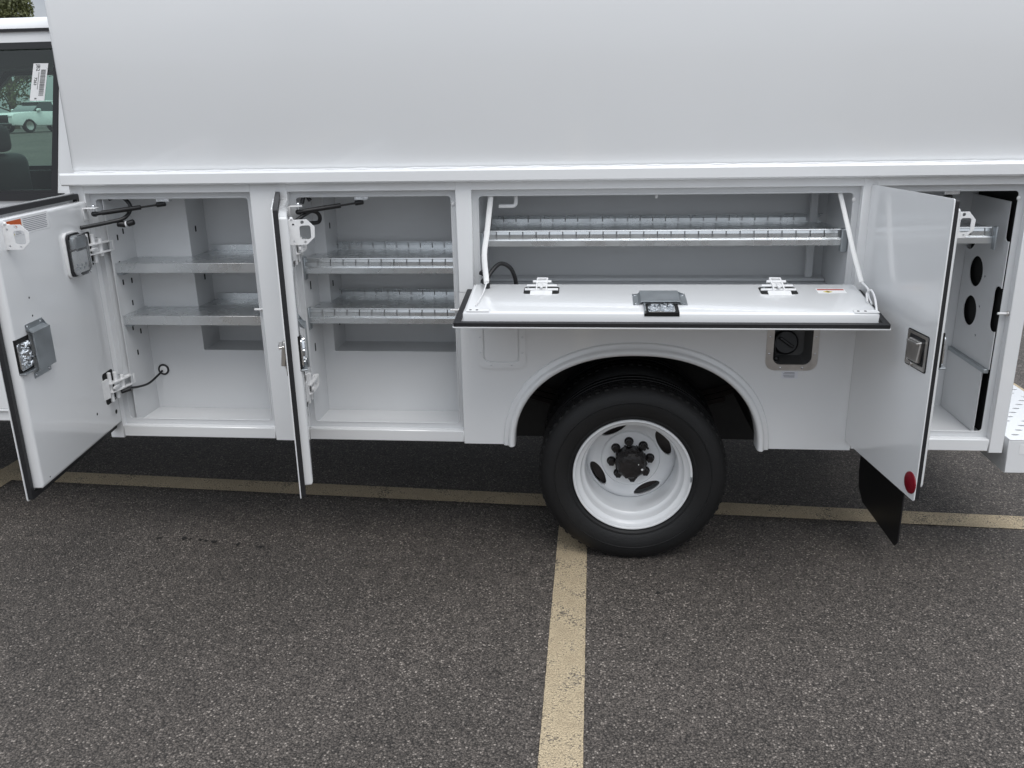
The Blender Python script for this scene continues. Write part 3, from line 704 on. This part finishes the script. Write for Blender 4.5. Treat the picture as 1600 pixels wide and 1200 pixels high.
for sx, x in ((1, 1.095), (-1, -.275)):
    b = MB('frost', 'void', X=XF)
    b.box((x - .035, .325, .0456), (x + .050, .352, .048), .001)
    for q in (-.02, .004): b.cyl((x + q, .338, .048), (x + q, .338, .0485), .005, 10, mi=1)
    xx = x + sx * .045
    if sx > 0: b.tube(smoothpath([(xx, .33, .046), (xx + sx * .004, .28, .075), (xx + sx * .006, .22, .085), (xx, .20, .065), (xx - sx * .01, .25, .05)]), .004, 6)
    b.build('strap_anchor', fd)
# straps
def world_f(x, s_, n_): return XF @ Vector((x, s_, n_))
mb = MB('sleeve', 'frost')
P = smoothpath([(-.256, .045, 1.572), (-.263, .02, 1.50), (-.269, -.01, 1.43), (-.276, -.05, 1.355), (-.266, -.09, 1.27), world_f(-.262, .105, .075)], 8)
mb.tube(P, [.0115] * len(P), 10, flat=.55)
mb.tube(smoothpath([P[-1], world_f(-.268, .16, .055), world_f(-.272, .24, .054), world_f(-.28, .30, .052)]), .0028, 6, mi=1); mb.build('support_strap', truck)
mb = MB('sleeve', 'frost'); P = smoothpath([(1.080, .045, 1.572), (1.0995, -.015, 1.465), (1.119, -.075, 1.358), world_f(1.138, .13, .085)], 8)
mb.tube(P, .0095, 10, flat=.7)
mb.tube(smoothpath([P[-1], world_f(1.148, .18, .075), world_f(1.142, .22, .06), world_f(1.14, .27, .05)]), .0035, 6, mi=1); mb.build('support_strap', truck)

# ---- shelves
def plain_shelf(z):
    mb = MB('galv'); x0, x1 = -1.858, -1.199
    mb.box((x0, .046, z - .040), (x1, .0475, z), .0005); mb.box((x0, .0475, z - .002), (x1, LY - .002, z - .0004)); mb.box((-1.604, LY - .0019, z - .002), (x1, DY - .004, z - .0004))
    mb.box((-1.588, DY - .010, z - .0004), (x1, DY - .0085, z + .028), .0004); mb.box((-1.588, DY - .0085, z + .0265), (x1, DY - .004, z + .028))
    mb.build('shelf', truck)
    sb = MB('galvdark'); sb.box((x0 + .0005, .05, z - .050), (x0 + .03, .10, z - .0405), .002); sb.build('shelf_support', truck)
plain_shelf(1.308); plain_shelf(1.083)
def rail_shelf(x0, x1, z, yf=.060, yb=.385, step=.0535):
    """slotted front skirt under a tray, slotted upstand at the back"""
    mb = MB('galv'); tn = .0016
    def slotted(y, za, zb, zc, lean=1):
        k = int((x1 - x0) / step)
        for i in range(k + 1):
            a = x0 + i * step; b = min(a + step - .0048, x1)
            if b - a < .008: continue
            mb.box((a, y, za), (b, y + tn, zb)); mb.prism([(y + .004 * lean, zb + .001), (y + .0065 * lean, zc), (y + .0065 * lean + tn, zc), (y + .004 * lean + tn, zb + .001)], a, b, order='yzx')
    mb.box((x0, yf, z), (x1, yf + tn, z + .022), .0004); mb.tube([(x0, yf + .003, z + .0235), (x1, yf + .003, z + .0235)], .0034, 8)
    mb.box((x0, yf + .012, z + .0225), (x1, yf + .012 + tn, z + .0300)); slotted(yf + .012, z + .0300, z + .0440, z + .0560)
    mb.tube([(x0, yf + .019, z + .0585), (x1, yf + .019, z + .0585)], .0030, 8)
    mb.prism([(yf + .020, z + .0600), (yb - .012, z + .0520), (yb - .012, z + .0535), (yf + .020, z + .0615)], x0, x1, order='yzx')
    mb.box((x0, yb - .012, z + .0525), (x1, yb - .012 + tn, z + .0590)); slotted(yb - .012, z + .0590, z + .0720, z + .0830, -1)
    mb.tube([(x0, yb - .019, z + .0855), (x1, yb - .019, z + .0855)], .0026, 8)
    mb.build('divider_shelf', truck, 30)
rail_shelf(-1.040, -.402, 1.262); rail_shelf(-1.040, -.402, 1.050); rail_shelf(-.292, 1.104, 1.371); rail_shelf(1.222, 1.672, 1.373, .080)
for a, b, z in ((1.1045, 1.1295, 1.345), (1.6725, 1.680, 1.350), (-.3085, -.293, 1.335)):
    MB('galvdark').box((a, .055, z), (b, .085, z + .09), .003).build('shelf_support', truck)
for z in (1.235, 1.022): MB('galvdark').box((-1.0475, .058, z), (-1.0405, .09, z + .095), .002).build('shelf_support', truck)
# mounting slots in side walls: flat plates, the shade inside painted black
def slot(y, z, x, dy=.006, dz=.013): MB('void').prism(rrect(y - dy, y + dy, z - dz, z + dz, .004), x, x + .0008, order='yzx').build('mounting_slot', truck)
for y, z in ((.10, 1.41), (.15, 1.43), (.09, 1.22), (.16, 1.215), (.11, 1.015), (.17, .985), (.12, .90), (.14, 1.12), (.085, 1.30)): slot(y, z, -1.860, .005, .012)
for y, z in ((.30, 1.42), (.33, 1.20), (.29, 1.00)): slot(y, z, -1.6068)
for y, z in ((.30, 1.43), (.28, 1.18), (.33, .99)): slot(y, z, -.9968)
for y, z in ((.12, .93), (.13, 1.2)): slot(y, z, -1.048, .006, .018)
# hooks and strikers
MB('frost').tube(smoothpath([(-.160, .075, 1.60), (-.160, .075, 1.545), (-.166, .075, 1.533), (-.178, .075, 1.530), (-.228, .075, 1.530)]), .0075, 8).build('hook', truck)
MB('frost').cyl((.391, .06, 1.595), (.391, .06, 1.557), .006, 8).build('hook', truck)
for x, z in ((-1.219, 1.119), (-.390, 1.119), (1.745, 1.112)):
    b = MB('frost', 'stain'); b.cyl((x - .0005, .016, z), (x - .040, .016, z), .005, 10, bev=.001); b.cyl((x - .0005, .016, z), (x - .007, .016, z), .011, 14, mi=1, bev=.001); b.build('striker_pin', truck)
for x, z in ((-.405, 1.545), (1.128, 1.548), (1.722, 1.548)): MB('frost').sphere((x, .03, z), (.007, .006, .009), sub=2).build('bump_stop', truck)
# gas springs
def gas_spring(a, b):
    a = Vector(a); b = Vector(b); d = (b - a)
    g = MB('plastic'); g.cyl(a + d * .10, a + d * .66, .0095, 14, bev=.001); g.sphere(a, (.014, .012, .012)); g.cyl(a, a + d * .12, .008, 10); o = g.build('gas_spring', truck)
    r = MB('under', 'plastic'); r.cyl(a + d * .66, b - d * .08, .0042, 10); r.cyl(b - d * .12, b + d * .02, .010, 12, mi=1, bev=.003); r.build('rod', o)
    k = MB('zinc'); k.box((b.x - .028, b.y - .012, b.z + .010), (b.x + .028, b.y + .014, b.z + .013), .001); k.box((b.x - .028, b.y - .014, b.z + .0095), (b.x + .028, b.y - .012, b.z + .040), .001); k.cyl((b.x, b.y, b.z - .004), (b.x, b.y, b.z + .022), .006, 10); k.sphere((b.x + .014, b.y - .008, b.z + .024), .005, sub=1); k.build('spring_bracket', o)
def dw(X, u, n_, z): return X @ Vector((u, n_, z))
gas_spring(dw(Xa, .035, .070, 1.522), (-1.612, .062, 1.552)); gas_spring(dw(Xb, .035, .070, 1.522), (-.780, .062, 1.552)); gas_spring(dw(Xd, .035, .070, 1.522), (1.490, .062, 1.552))
# cables
def cable(pts, r=.0055, name='cable', k=8): return MB('hose').tube(smoothpath(pts, k), r, 10).build(name, truck)
cable([(-1.836, .035, 1.575), (-1.80, .05, 1.585), (-1.775, .06, 1.57), (-1.757, .055, 1.535), (-1.772, .02, 1.50), (-1.82, -.02, 1.487), dw(Xa, .10, .035, 1.475)], .008)
b = MB('plastic', 'frost'); b.cyl((-1.80, .01, 1.478), (-1.768, .02, 1.474), .013, 12, bev=.003); b.cyl((-1.763, .02, 1.475), (-1.735, .03, 1.484), .012, 12, bev=.004); b.cyl((-1.768, .0195, 1.4745), (-1.763, .0205, 1.475), .0135, 12, mi=1); b.build('cable_connector', truck)
cable([dw(Xb, .06, .035, 1.47), (-1.03, -.02, 1.49), (-.985, .03, 1.52), (-.96, .05, 1.505), (-.965, .055, 1.475), (-1.01, .05, 1.47)], .008)
cable([(-1.022, .038, 1.55), (-1.01, .05, 1.585), (-.99, .05, 1.56)], .008)
cable([(-1.862, .0, .772), (-1.850, .06, .758), (-1.838, .13, .752), (-1.826, .19, .768), (-1.818, .226, .783)], .005)
b = MB('rubber', 'frost'); TT = Matrix.Translation((-1.812, LY - .001, .788)) @ Matrix.Rotation(PI / 2, 4, 'X')
b.lathe([(.026, 0), (.026, .004), (.022, .007), (.018, .004), (.018, 0)], 24, T=TT); b.lathe([(0, .003), (.018, .003)], 24, mi=1, T=TT); b.build('grommet', truck)
b = MB('rubber'); b.cyl((-1.875, -.035, .765), (-1.845, -.008, .772), .009, 10, bev=.002); b.build('cable_connector', truck)
cable([(-.275, -.05, 1.225), (-.262, -.01, 1.27), (-.225, .04, 1.305), (-.185, .055, 1.285), (-.165, .06, 1.235), (-.165, .06, 1.19)], .0085)
MB('rubber').sphere((-.292, .0, 1.275), (.016, .012, .013), sub=1).build('cable_connector', truck); MB('rubber').sphere((-.287, -.02, 1.245), (.013, .012, .013), sub=1).build('cable_connector', truck)
b = MB('rubber'); b.cyl((-.262, -.09, 1.228), (-.258, -.095, 1.262), .009); b.build('cable_connector', truck)

# ---- bottle partition in the rear compartment
pp = MB('liner'); PX = 1.714
pp.box((PX, .0345, .880), (PX + .003, .402, 1.532)); part = pp.build('partition', truck)
ck = MB('liner')
for y, z, r in ((.274, 1.231, .062), (.280, 1.066, .062), (.372, 1.368, .060)): ck.cyl((PX - .05, y, z), (PX + .05, y, z), r, 32)
ck.prism(rrect(.02, .068, 1.385, 1.60, .018), PX - .05, PX + .05, order='yzx'); ck.prism(rrect(.02, .088, 1.030, 1.210, .030), PX - .05, PX + .05, order='yzx')
for y, z in ((.190, 1.225), (.198, 1.100), (.196, .980)): ck.cyl((PX - .05, y, z), (PX + .05, y, z), .006, 10)
cut(part, ck)
MB('void').box((1.7335, .036, .606), (1.7365, .40, 1.61)).build('gap_shade_sheet', truck)  # black sheet added so gaps and holes in the partition look shaded
lp = MB('liner'); lp.box((PX - .012, .062, .606), (PX - .008, .402, .862)); lp.build('partition', truck)
MB('galvdark').box((PX - .016, .040, .8625), (PX + .004, .402, .8795), .002).build('partition_flange', truck)
# ---- step bumper with perforated tread
bx0, bx1, by0, by1, bz0, bz1 = 1.818, 2.16, -.005, 2.40, .457, .598
mb = MB('white'); mb.box((bx0, by0, bz0), (bx1, by0 + .006, bz1 - .001), .002); mb.box((bx0, by0 + .0062, bz0), (bx0 + .005, by1, bz1 - .001)); mb.box((bx1 - .005, by0 + .0062, bz0), (bx1, by1, bz1 - .001), .002); mb.box((bx0, by1 - .006, bz0), (bx1 - .006, by1, bz1))
bump = mb.build('bumper', truck)
tr = MB('white'); tr.box((bx0, by0, bz1), (bx1, by1, bz1 + .004), .001); tro = tr.build('step_tread', bump)
ck = MB('void'); r_ = 0
for j in range(26):
    for i in range(4):
        cx = bx0 + .045 + i * .075 + (.0375 if j % 2 else 0); cy = .05 + j * .055
        if cx > bx1 - .02: continue
        ck.prism([(cx - .018, cy), (cx - .008, cy - .007), (cx + .008, cy - .007), (cx + .018, cy), (cx + .008, cy + .007), (cx - .008, cy + .007)], bz1 - .02, bz1 + .02)
cut(tro, ck)
MB('under').box((bx0 + .02, .03, bz0 + .002), (bx1 - .006, by1 - .01, bz0 + .008)).build('bumper_pan', bump)
MB('paper').box((1.862, by0 - .0008, .540), (1.935, by0, .580)).build('bumper_label', bump)

# ---- cab
cab = empty('cab', (0, 0, 0)); par(cab, truck); cab.matrix_parent_inverse = Matrix.Identity(4); cab.location = (-3.0, 0, 0)
CY = .155; RX = -1.998; ZW = 2.197; FX = -4.50      # side plane, cab back, top of window opening, front of doors
def cy(z, y0=CY): return y0 + .005 + .055 * (z - 1.578) / .62
def side(mir=False):
    f = (lambda y: WID - y) if mir else (lambda y: y)
    def slab(mb, poly, d0, d1):
        t = bmesh.new(); A = [t.verts.new((x, f(cy(z) + d0), z)) for x, z in poly]; B = [t.verts.new((x, f(cy(z) + d1), z)) for x, z in poly]; n = len(A)
        for i in range(n): t.faces.new((A[i], A[(i + 1) % n], B[(i + 1) % n], B[i]))
        t.faces.new(A); t.faces.new(B); mb._add(t)
    mb = MB('white')
    mb.prism([(RX, .606), (RX, 1.578), (FX, 1.578), (FX, .606)], f(CY), f(CY + .05), order='xzy', bev=.006)
    slab(mb, [(RX, 1.5775), (RX, 2.25), (-2.045, 2.25), (-2.045, ZW), (-2.134, 1.5775)], 0, .045)
    slab(mb, [(-2.0452, ZW), (-2.0452, 2.25), (-3.72, 2.25), (-3.72, ZW)], 0, .045)
    slab(mb, [(-2.93, 1.5775), (-2.93, ZW - .0002), (-3.06, ZW - .0002), (-3.06, 1.5775)], .002, .045)
    slab(mb, [(-3.72, 2.25), (-3.64, ZW - .0004), (-4.36, 1.5775), (-4.48, 1.5775)], .001, .045)
    mb.build('cab_side', cab)
    for P in ([(-2.134, 1.583), (-2.047, ZW), (-2.935, ZW), (-2.935, 1.583)], [(-3.055, 1.583), (-3.055, ZW), (-3.64, ZW), (-4.36, 1.583)]):
        tb = MB('trimblk'); cx_ = sum(p[0] for p in P) / 4; cz_ = sum(p[1] for p in P) / 4
        I = [(x + (.024 if x < cx_ else -.024), z + (.022 if z < cz_ else -.026)) for x, z in P]
        for q in range(4):
            r = (q + 1) % 4; slab(tb, [P[q], P[r], I[r], I[q]], -.003, .03)
        tb.build('window_trim', cab)
        gl = MB('glass'); t = bmesh.new(); t.faces.new([t.verts.new((x, f(cy(z) + .012), z)) for x, z in I]); gl._add(t); gl.build('side_window', cab)
    bt = MB('trimblk'); slab(bt, [(-2.10, 1.562), (-2.10, 1.592), (-4.38, 1.592), (-4.38, 1.562)], -.014, -.0035); bt.build('belt_moulding', cab)
    rk = MB('white', 'blackink'); rk.box((RX - .01, f(CY + .010), .545), (FX, f(CY + .05), .6055), .006); rk.box((RX - .03, f(CY - .002), .598), (FX, f(CY + .012), .607), .002); rk.cyl((-2.545, f(CY + .009), .570), (-2.545, f(CY + .02), .570), .006, 10, mi=1); rk.build('rocker_panel', cab)
side(); side(True)
mb = MB('white'); mb.prism([(.214, 2.250), (.222, 2.276), (.26, 2.296), (.60, 2.330), (1.2, 2.345), (1.8, 2.330), (2.14, 2.296), (2.178, 2.276), (2.186, 2.250)], RX + .003, -3.66, order='yzx', bev=.010, seg=2)
mb.build('roof', cab, 50)
mb = MB('trimblk'); mb.box((RX + .002, .208, 2.238), (-3.70, .214, 2.2495)); mb.build('drip_channel', cab)
mb = MB('white'); mb.box((RX - .03, CY + .012, .60), (RX + .003, WID - CY - .012, 1.60), .01); mb.box((RX - .03, CY + .065, 2.05), (RX + .003, WID - CY - .065, 2.26), .01); mb.box((RX - .03, CY + .055, 1.60), (RX + .003, .62, 2.05)); mb.box((RX - .03, WID - .62, 1.60), (RX + .003, WID - CY - .055, 2.05)); mb.build('cab_back', cab)
MB('darkglass').box((RX - .02, .62, 1.60), (RX - .012, WID - .62, 2.05)).build('rear_window', cab)
mb = MB('interior'); mb.box((RX - .04, .26, 2.215), (-3.70, WID - .26, 2.235)); mb.box((RX - .045, .22, .7), (RX - .035, WID - .22, 1.60)); mb.box((RX - .04, CY + .055, .60), (FX, WID - CY - .055, .61)); mb.box((RX - .04, CY + .052, .62), (FX + .03, CY + .06, 1.575)); mb.box((RX - .04, WID - CY - .06, .62), (FX + .03, WID - CY - .052, 1.575)); mb.box((-4.5, CY + .06, .9), (-4.28, WID - CY - .06, 1.56), .03); mb.build('cabin_trim', cab)
for x, y, hw in ((-2.20, .62, .34), (-2.20, 1.78, .34), (-3.40, .66, .27), (-3.46, 1.74, .27)):
    zt = 1.50 if x > -3 else 1.70
    s_ = MB('seat'); s_.box((x - .50, y - hw, .92), (x, y + hw, 1.12), .05, seg=3); s_.box((x - .16, y - hw + .01, 1.1), (x, y + hw - .01, zt), .06, seg=3); s_.box((x - .12, y - .13, zt - (.05 if x > -3 else -.01)), (x - .01, y + .13, zt + (.03 if x > -3 else .17)), .04, seg=3); s_.build('seat', cab)
b = MB('seat'); b.tube([(-3.98 + .19 * .35 * math.sin(a), .66 + .19 * math.cos(a), 1.50 + .19 * .93 * math.sin(a)) for a in [2 * PI * i / 24 for i in range(25)]], .014, 8); b.build('steering_wheel', cab)
# sticker on the side window
def winy(z): return cy(z) + .0105
def stick():
    c = Vector((-2.162, 0, 2.041)); ez = Vector((.25, .0859, .968)).normalized(); ex = Vector((1, 0, -.005)).normalized(); ey = ex.cross(ez).normalized()
    c.y = winy(2.041)
    if ey.y > 0: ey = -ey
    X = Matrix(((ex.x, ez.x, ey.x, c.x), (ex.y, ez.y, ey.y, c.y), (ex.z, ez.z, ey.z, c.z), (0, 0, 0, 1)))     # local x right, y up, z toward viewer
    mb = MB('paper', 'blackink', X=X); hw, hh = .0325, .076
    mb.prism([(-hw, -hh), (hw, -hh), (hw, hh), (-hw, hh)], 0, .0005)
    y = hh - .026
    while y > -hh + .02:
        wd = random.choice((.0010, .0010, .0016, .0024)); mb.box((.004, y - wd, .0005), (.0255, y, .0009), mi=1); y -= wd + random.choice((.0009, .0012, .0019))
    for i in range(26):
        yy = .040 - i * .0027; mb.box((-.0055, yy - .0016, .0005), (-.0025, yy, .0009), mi=1)
    for i in range(6): mb.box((-.012 + .003 * (i % 3), -hh + .006 + .003 * (i // 3), .0005), (-.0095 + .003 * (i % 3), -hh + .0085 + .003 * (i // 3), .0009), mi=1)
    o = mb.build('window_sticker', cab, 0)
    for txt, x, y, size in (('7263', -.0215, .020, .0165), ('JB2', -.0165, .072, .021)):
        cu_ = bpy.data.curves.new('printed_number', 'FONT'); cu_.body = txt; cu_.size = size; cu_.extrude = .0001; cu_.offset = .0003
        tmp = bpy.data.objects.new('tmp', cu_); col.objects.link(tmp)
        dg = bpy.context.evaluated_depsgraph_get(); me = bpy.data.meshes.new_from_object(tmp.evaluated_get(dg))
        bpy.data.objects.remove(tmp, do_unlink=True)
        me.transform(X @ Matrix.Translation((x, y, .0009)) @ Matrix.Rotation(-PI / 2, 4, 'Z')); me.materials.clear(); me.materials.append(M['blackink'])
        bm_ = bmesh.new(); bm_.from_mesh(me); bmd = bmesh.new(); bmd.from_mesh(o.data)
        vm = {v: bmd.verts.new(v.co) for v in bm_.verts}
        for f in bm_.faces:
            try: nf = bmd.faces.new([vm[v] for v in f.verts]); nf.material_index = 1
            except ValueError: pass
        bmd.to_mesh(o.data); bm_.free(); bmd.free()
    return o
stick()
# bonnet, wings, windscreen, grille (out of the frame, closed so that the truck is whole)
mb = MB('white'); mb.prism([(-4.500, .62), (-4.500, 1.56), (-4.700, 1.56), (-5.900, 1.40), (-6.000, 1.20), (-6.000, .62), (-5.580, .62), (-5.530, .85), (-5.350, .99), (-5.100, 1.03), (-4.850, .99), (-4.670, .85), (-4.620, .62)], CY, WID - CY, order='xzy', bev=.03, seg=2); mb.build('bonnet', cab, 50)
MB('darkglass').prism([(-3.76, 2.25), (-3.74, 2.25), (-4.490, 1.55), (-4.510, 1.55)], CY + .08, WID - CY - .08, order='xzy').build('windscreen', cab)
MB('stain').box((-6.170, CY - .02, .45), (-6.010, WID - CY + .02, .72), .03, seg=2).build('front_bumper', cab)
mb = MB('plastic'); mb.box((-6.030, .7, .85), (-6.012, 1.7, 1.25), .01); mb.build('grille', cab)
for y in (.45, 1.95): MB('lampwhite').box((-6.025, y - .17, 1.0), (-5.950, y + .17, 1.24), .03).build('headlight', cab)

# ================================================================== things seen beyond the truck
def ray(px, py, Y):
    d = cf + cr * ((px - 800) / 1331.23) - cu * ((py - 600) / 1331.23); o = Vector((0.150, -3.36, 1.880))
    return o + d * ((Y - o.y) / d.y)
def car(loc, rz, name, label, paint):
    root = empty(name, loc); root.rotation_euler = (0, 0, rz); tag(root, label, 'car')
    X = Matrix.Translation(loc) @ Matrix.Rotation(rz, 4, 'Z')
    def b(mb, n, sm=45): return mb.build(n, root, sm)
    # local: -x forward, length 5.1, width 2.0
    mb = MB(paint, X=X)
    lo = [(-2.50, .42), (-2.56, .62), (-2.52, .98), (-2.38, 1.08), (-1.10, 1.17), (2.35, 1.17), (2.50, .95), (2.52, .55), (2.45, .40), (1.98, .36), (1.93, .60), (1.78, .76), (1.55, .82), (1.32, .76), (1.17, .60), (1.12, .36), (-1.08, .36), (-1.13, .60), (-1.28, .76), (-1.51, .82), (-1.74, .76), (-1.89, .60), (-1.94, .36)]
    mb.prism(lo, -.99, .99, order='xzy', bev=.06, seg=3); b(mb, 'body')
    gh = MB('darkglass', X=X)
    t = bmesh.new(); A = [(-1.15, 1.16), (-.42, 1.70), (2.05, 1.70), (2.42, 1.16)]
    P = [t.verts.new((x, -.93 if z < 1.5 else -.76, z)) for x, z in A]; Q = [t.verts.new((x, .93 if z < 1.5 else .76, z)) for x, z in A]
    for i in range(4): t.faces.new((P[i], P[(i + 1) % 4], Q[(i + 1) % 4], Q[i]))
    t.faces.new(P); t.faces.new(Q); gh._add(t); b(gh, 'windows')
    rf_ = MB(paint, X=X); rf_.prism([(-.55, 1.69), (-.30, 1.76), (.8, 1.80), (2.0, 1.76), (2.2, 1.69)], -.78, .78, order='xzy', bev=.03, seg=2)
    for y in (-1, 1):
        for x0_, x1_ in ((.35, .43), (1.30, 1.38)):
            t = bmesh.new(); q = [t.verts.new(p) for p in ((x0_, y * .935, 1.15), (x1_, y * .935, 1.15), (x1_, y * .768, 1.70), (x0_, y * .768, 1.70))]; t.faces.new(q); rf_._add(t)
        rf_.box((-.95, y * .97, 1.16), (-.72, y * 1.16, 1.32), .04)
    b(rf_, 'roof')
    for x in (-1.51, 1.55):
        for y in (-.90, .90):
            wh = MB('tyre', 'stain', X=X); T_ = Matrix.Translation((x, y, .38)) @ Matrix.Rotation(PI / 2 if y < 0 else -PI / 2, 4, 'X')
            wh.lathe([(.25, .09), (.30, .11), (.36, .10), (.38, .06), (.38, -.12), (.25, -.12)], 32, T=T_); wh.lathe([(0, .06), (.10, .07), (.25, .095)], 10, mi=1, T=T_); b(wh, 'wheel', 30)
    fr = MB('plastic', 'lampwhite', X=X); fr.box((-2.585, -.62, .55), (-2.50, .62, .98), .03); fr.box((-2.60, -.80, .40), (-2.46, .80, .52), .03)
    for y in (-.78, .78): fr.box((-2.57, y - .16, .86), (-2.35, y + .16, .97), .03, mi=1)
    b(fr, 'grille')
    return root
M['suvwhite'] = mat('suv_white', (0.82, 0.82, 0.82), 0.2, coat=0.6)
p = ray(66, 206, 47.0); car((p.x, p.y, gz(p.y)), math.radians(72), 'parked_suv', 'white SUV parked across the lot, seen through the cab side window', 'suvwhite')

def tree(loc, h, rx, seed, label, nleaf=9000):
    rnd = random.Random(seed); root = empty('tree', loc); tag(root, label, 'tree', 'trees beyond the truck')
    o = Vector(loc); tm = MB('bark')
    tm.tube([o + Vector((0, 0, -.2)), o + Vector((.1, 0, h * .3)), o + Vector((0, .1, h * .6)), o + Vector((.05, 0, h * .9))], [.28, .22, .13, .03], 10)
    cl = []
    for i in range(46):
        f = rnd.uniform(.16, 1.0); a = rnd.uniform(0, 2 * PI); rr = rx * (1.0 - .78 * f ** 1.6) * rnd.uniform(.45, 1.0)
        c = o + Vector((rr * math.cos(a), rr * math.sin(a), h * f)); cl.append((c, rnd.uniform(.55, 1.15) * (1.15 - .5 * f)))
        b0 = o + Vector((0, 0, h * max(.1, f - .18))); tm.tube([b0, b0.lerp(c, .5) + Vector((0, 0, .2)), c], [.06, .04, .012], 5)
    tm.build('trunk', root)
    V = []; F = []
    for i in range(nleaf):
        c, r = cl[rnd.randrange(len(cl))]
        d = Vector((rnd.gauss(0, 1), rnd.gauss(0, 1), rnd.gauss(0, .8))); d = d.normalized() * r * rnd.random() ** .5
        q = c + d; s_ = rnd.uniform(.07, .15); u = Vector((rnd.gauss(0, 1), rnd.gauss(0, 1), rnd.gauss(0, 1))).normalized(); v = u.orthogonal().normalized()
        k0 = len(V); V += [q - u * s_, q + v * s_ * .55, q + u * s_, q - v * s_ * .55]; F.append((k0, k0 + 1, k0 + 2, k0 + 3))
    me = bpy.data.meshes.new('crown'); me.from_pydata([tuple(v) for v in V], [], F); me.materials.append(M['leaf'])
    co_ = bpy.data.objects.new('crown', me); col.objects.link(co_); par(co_, root); return root
p = ray(-8, 20, 58.0); tree((p.x, 58.0, gz(58)), 11.6, 4.0, 3, 'bushy olive green tree rising above the cab roof', 14000)
p = ray(-190, 20, 64.0); tree((p.x, 64.0, gz(64)), 10.8, 4.2, 5, 'tree farther left of the one above the cab roof', 8000)
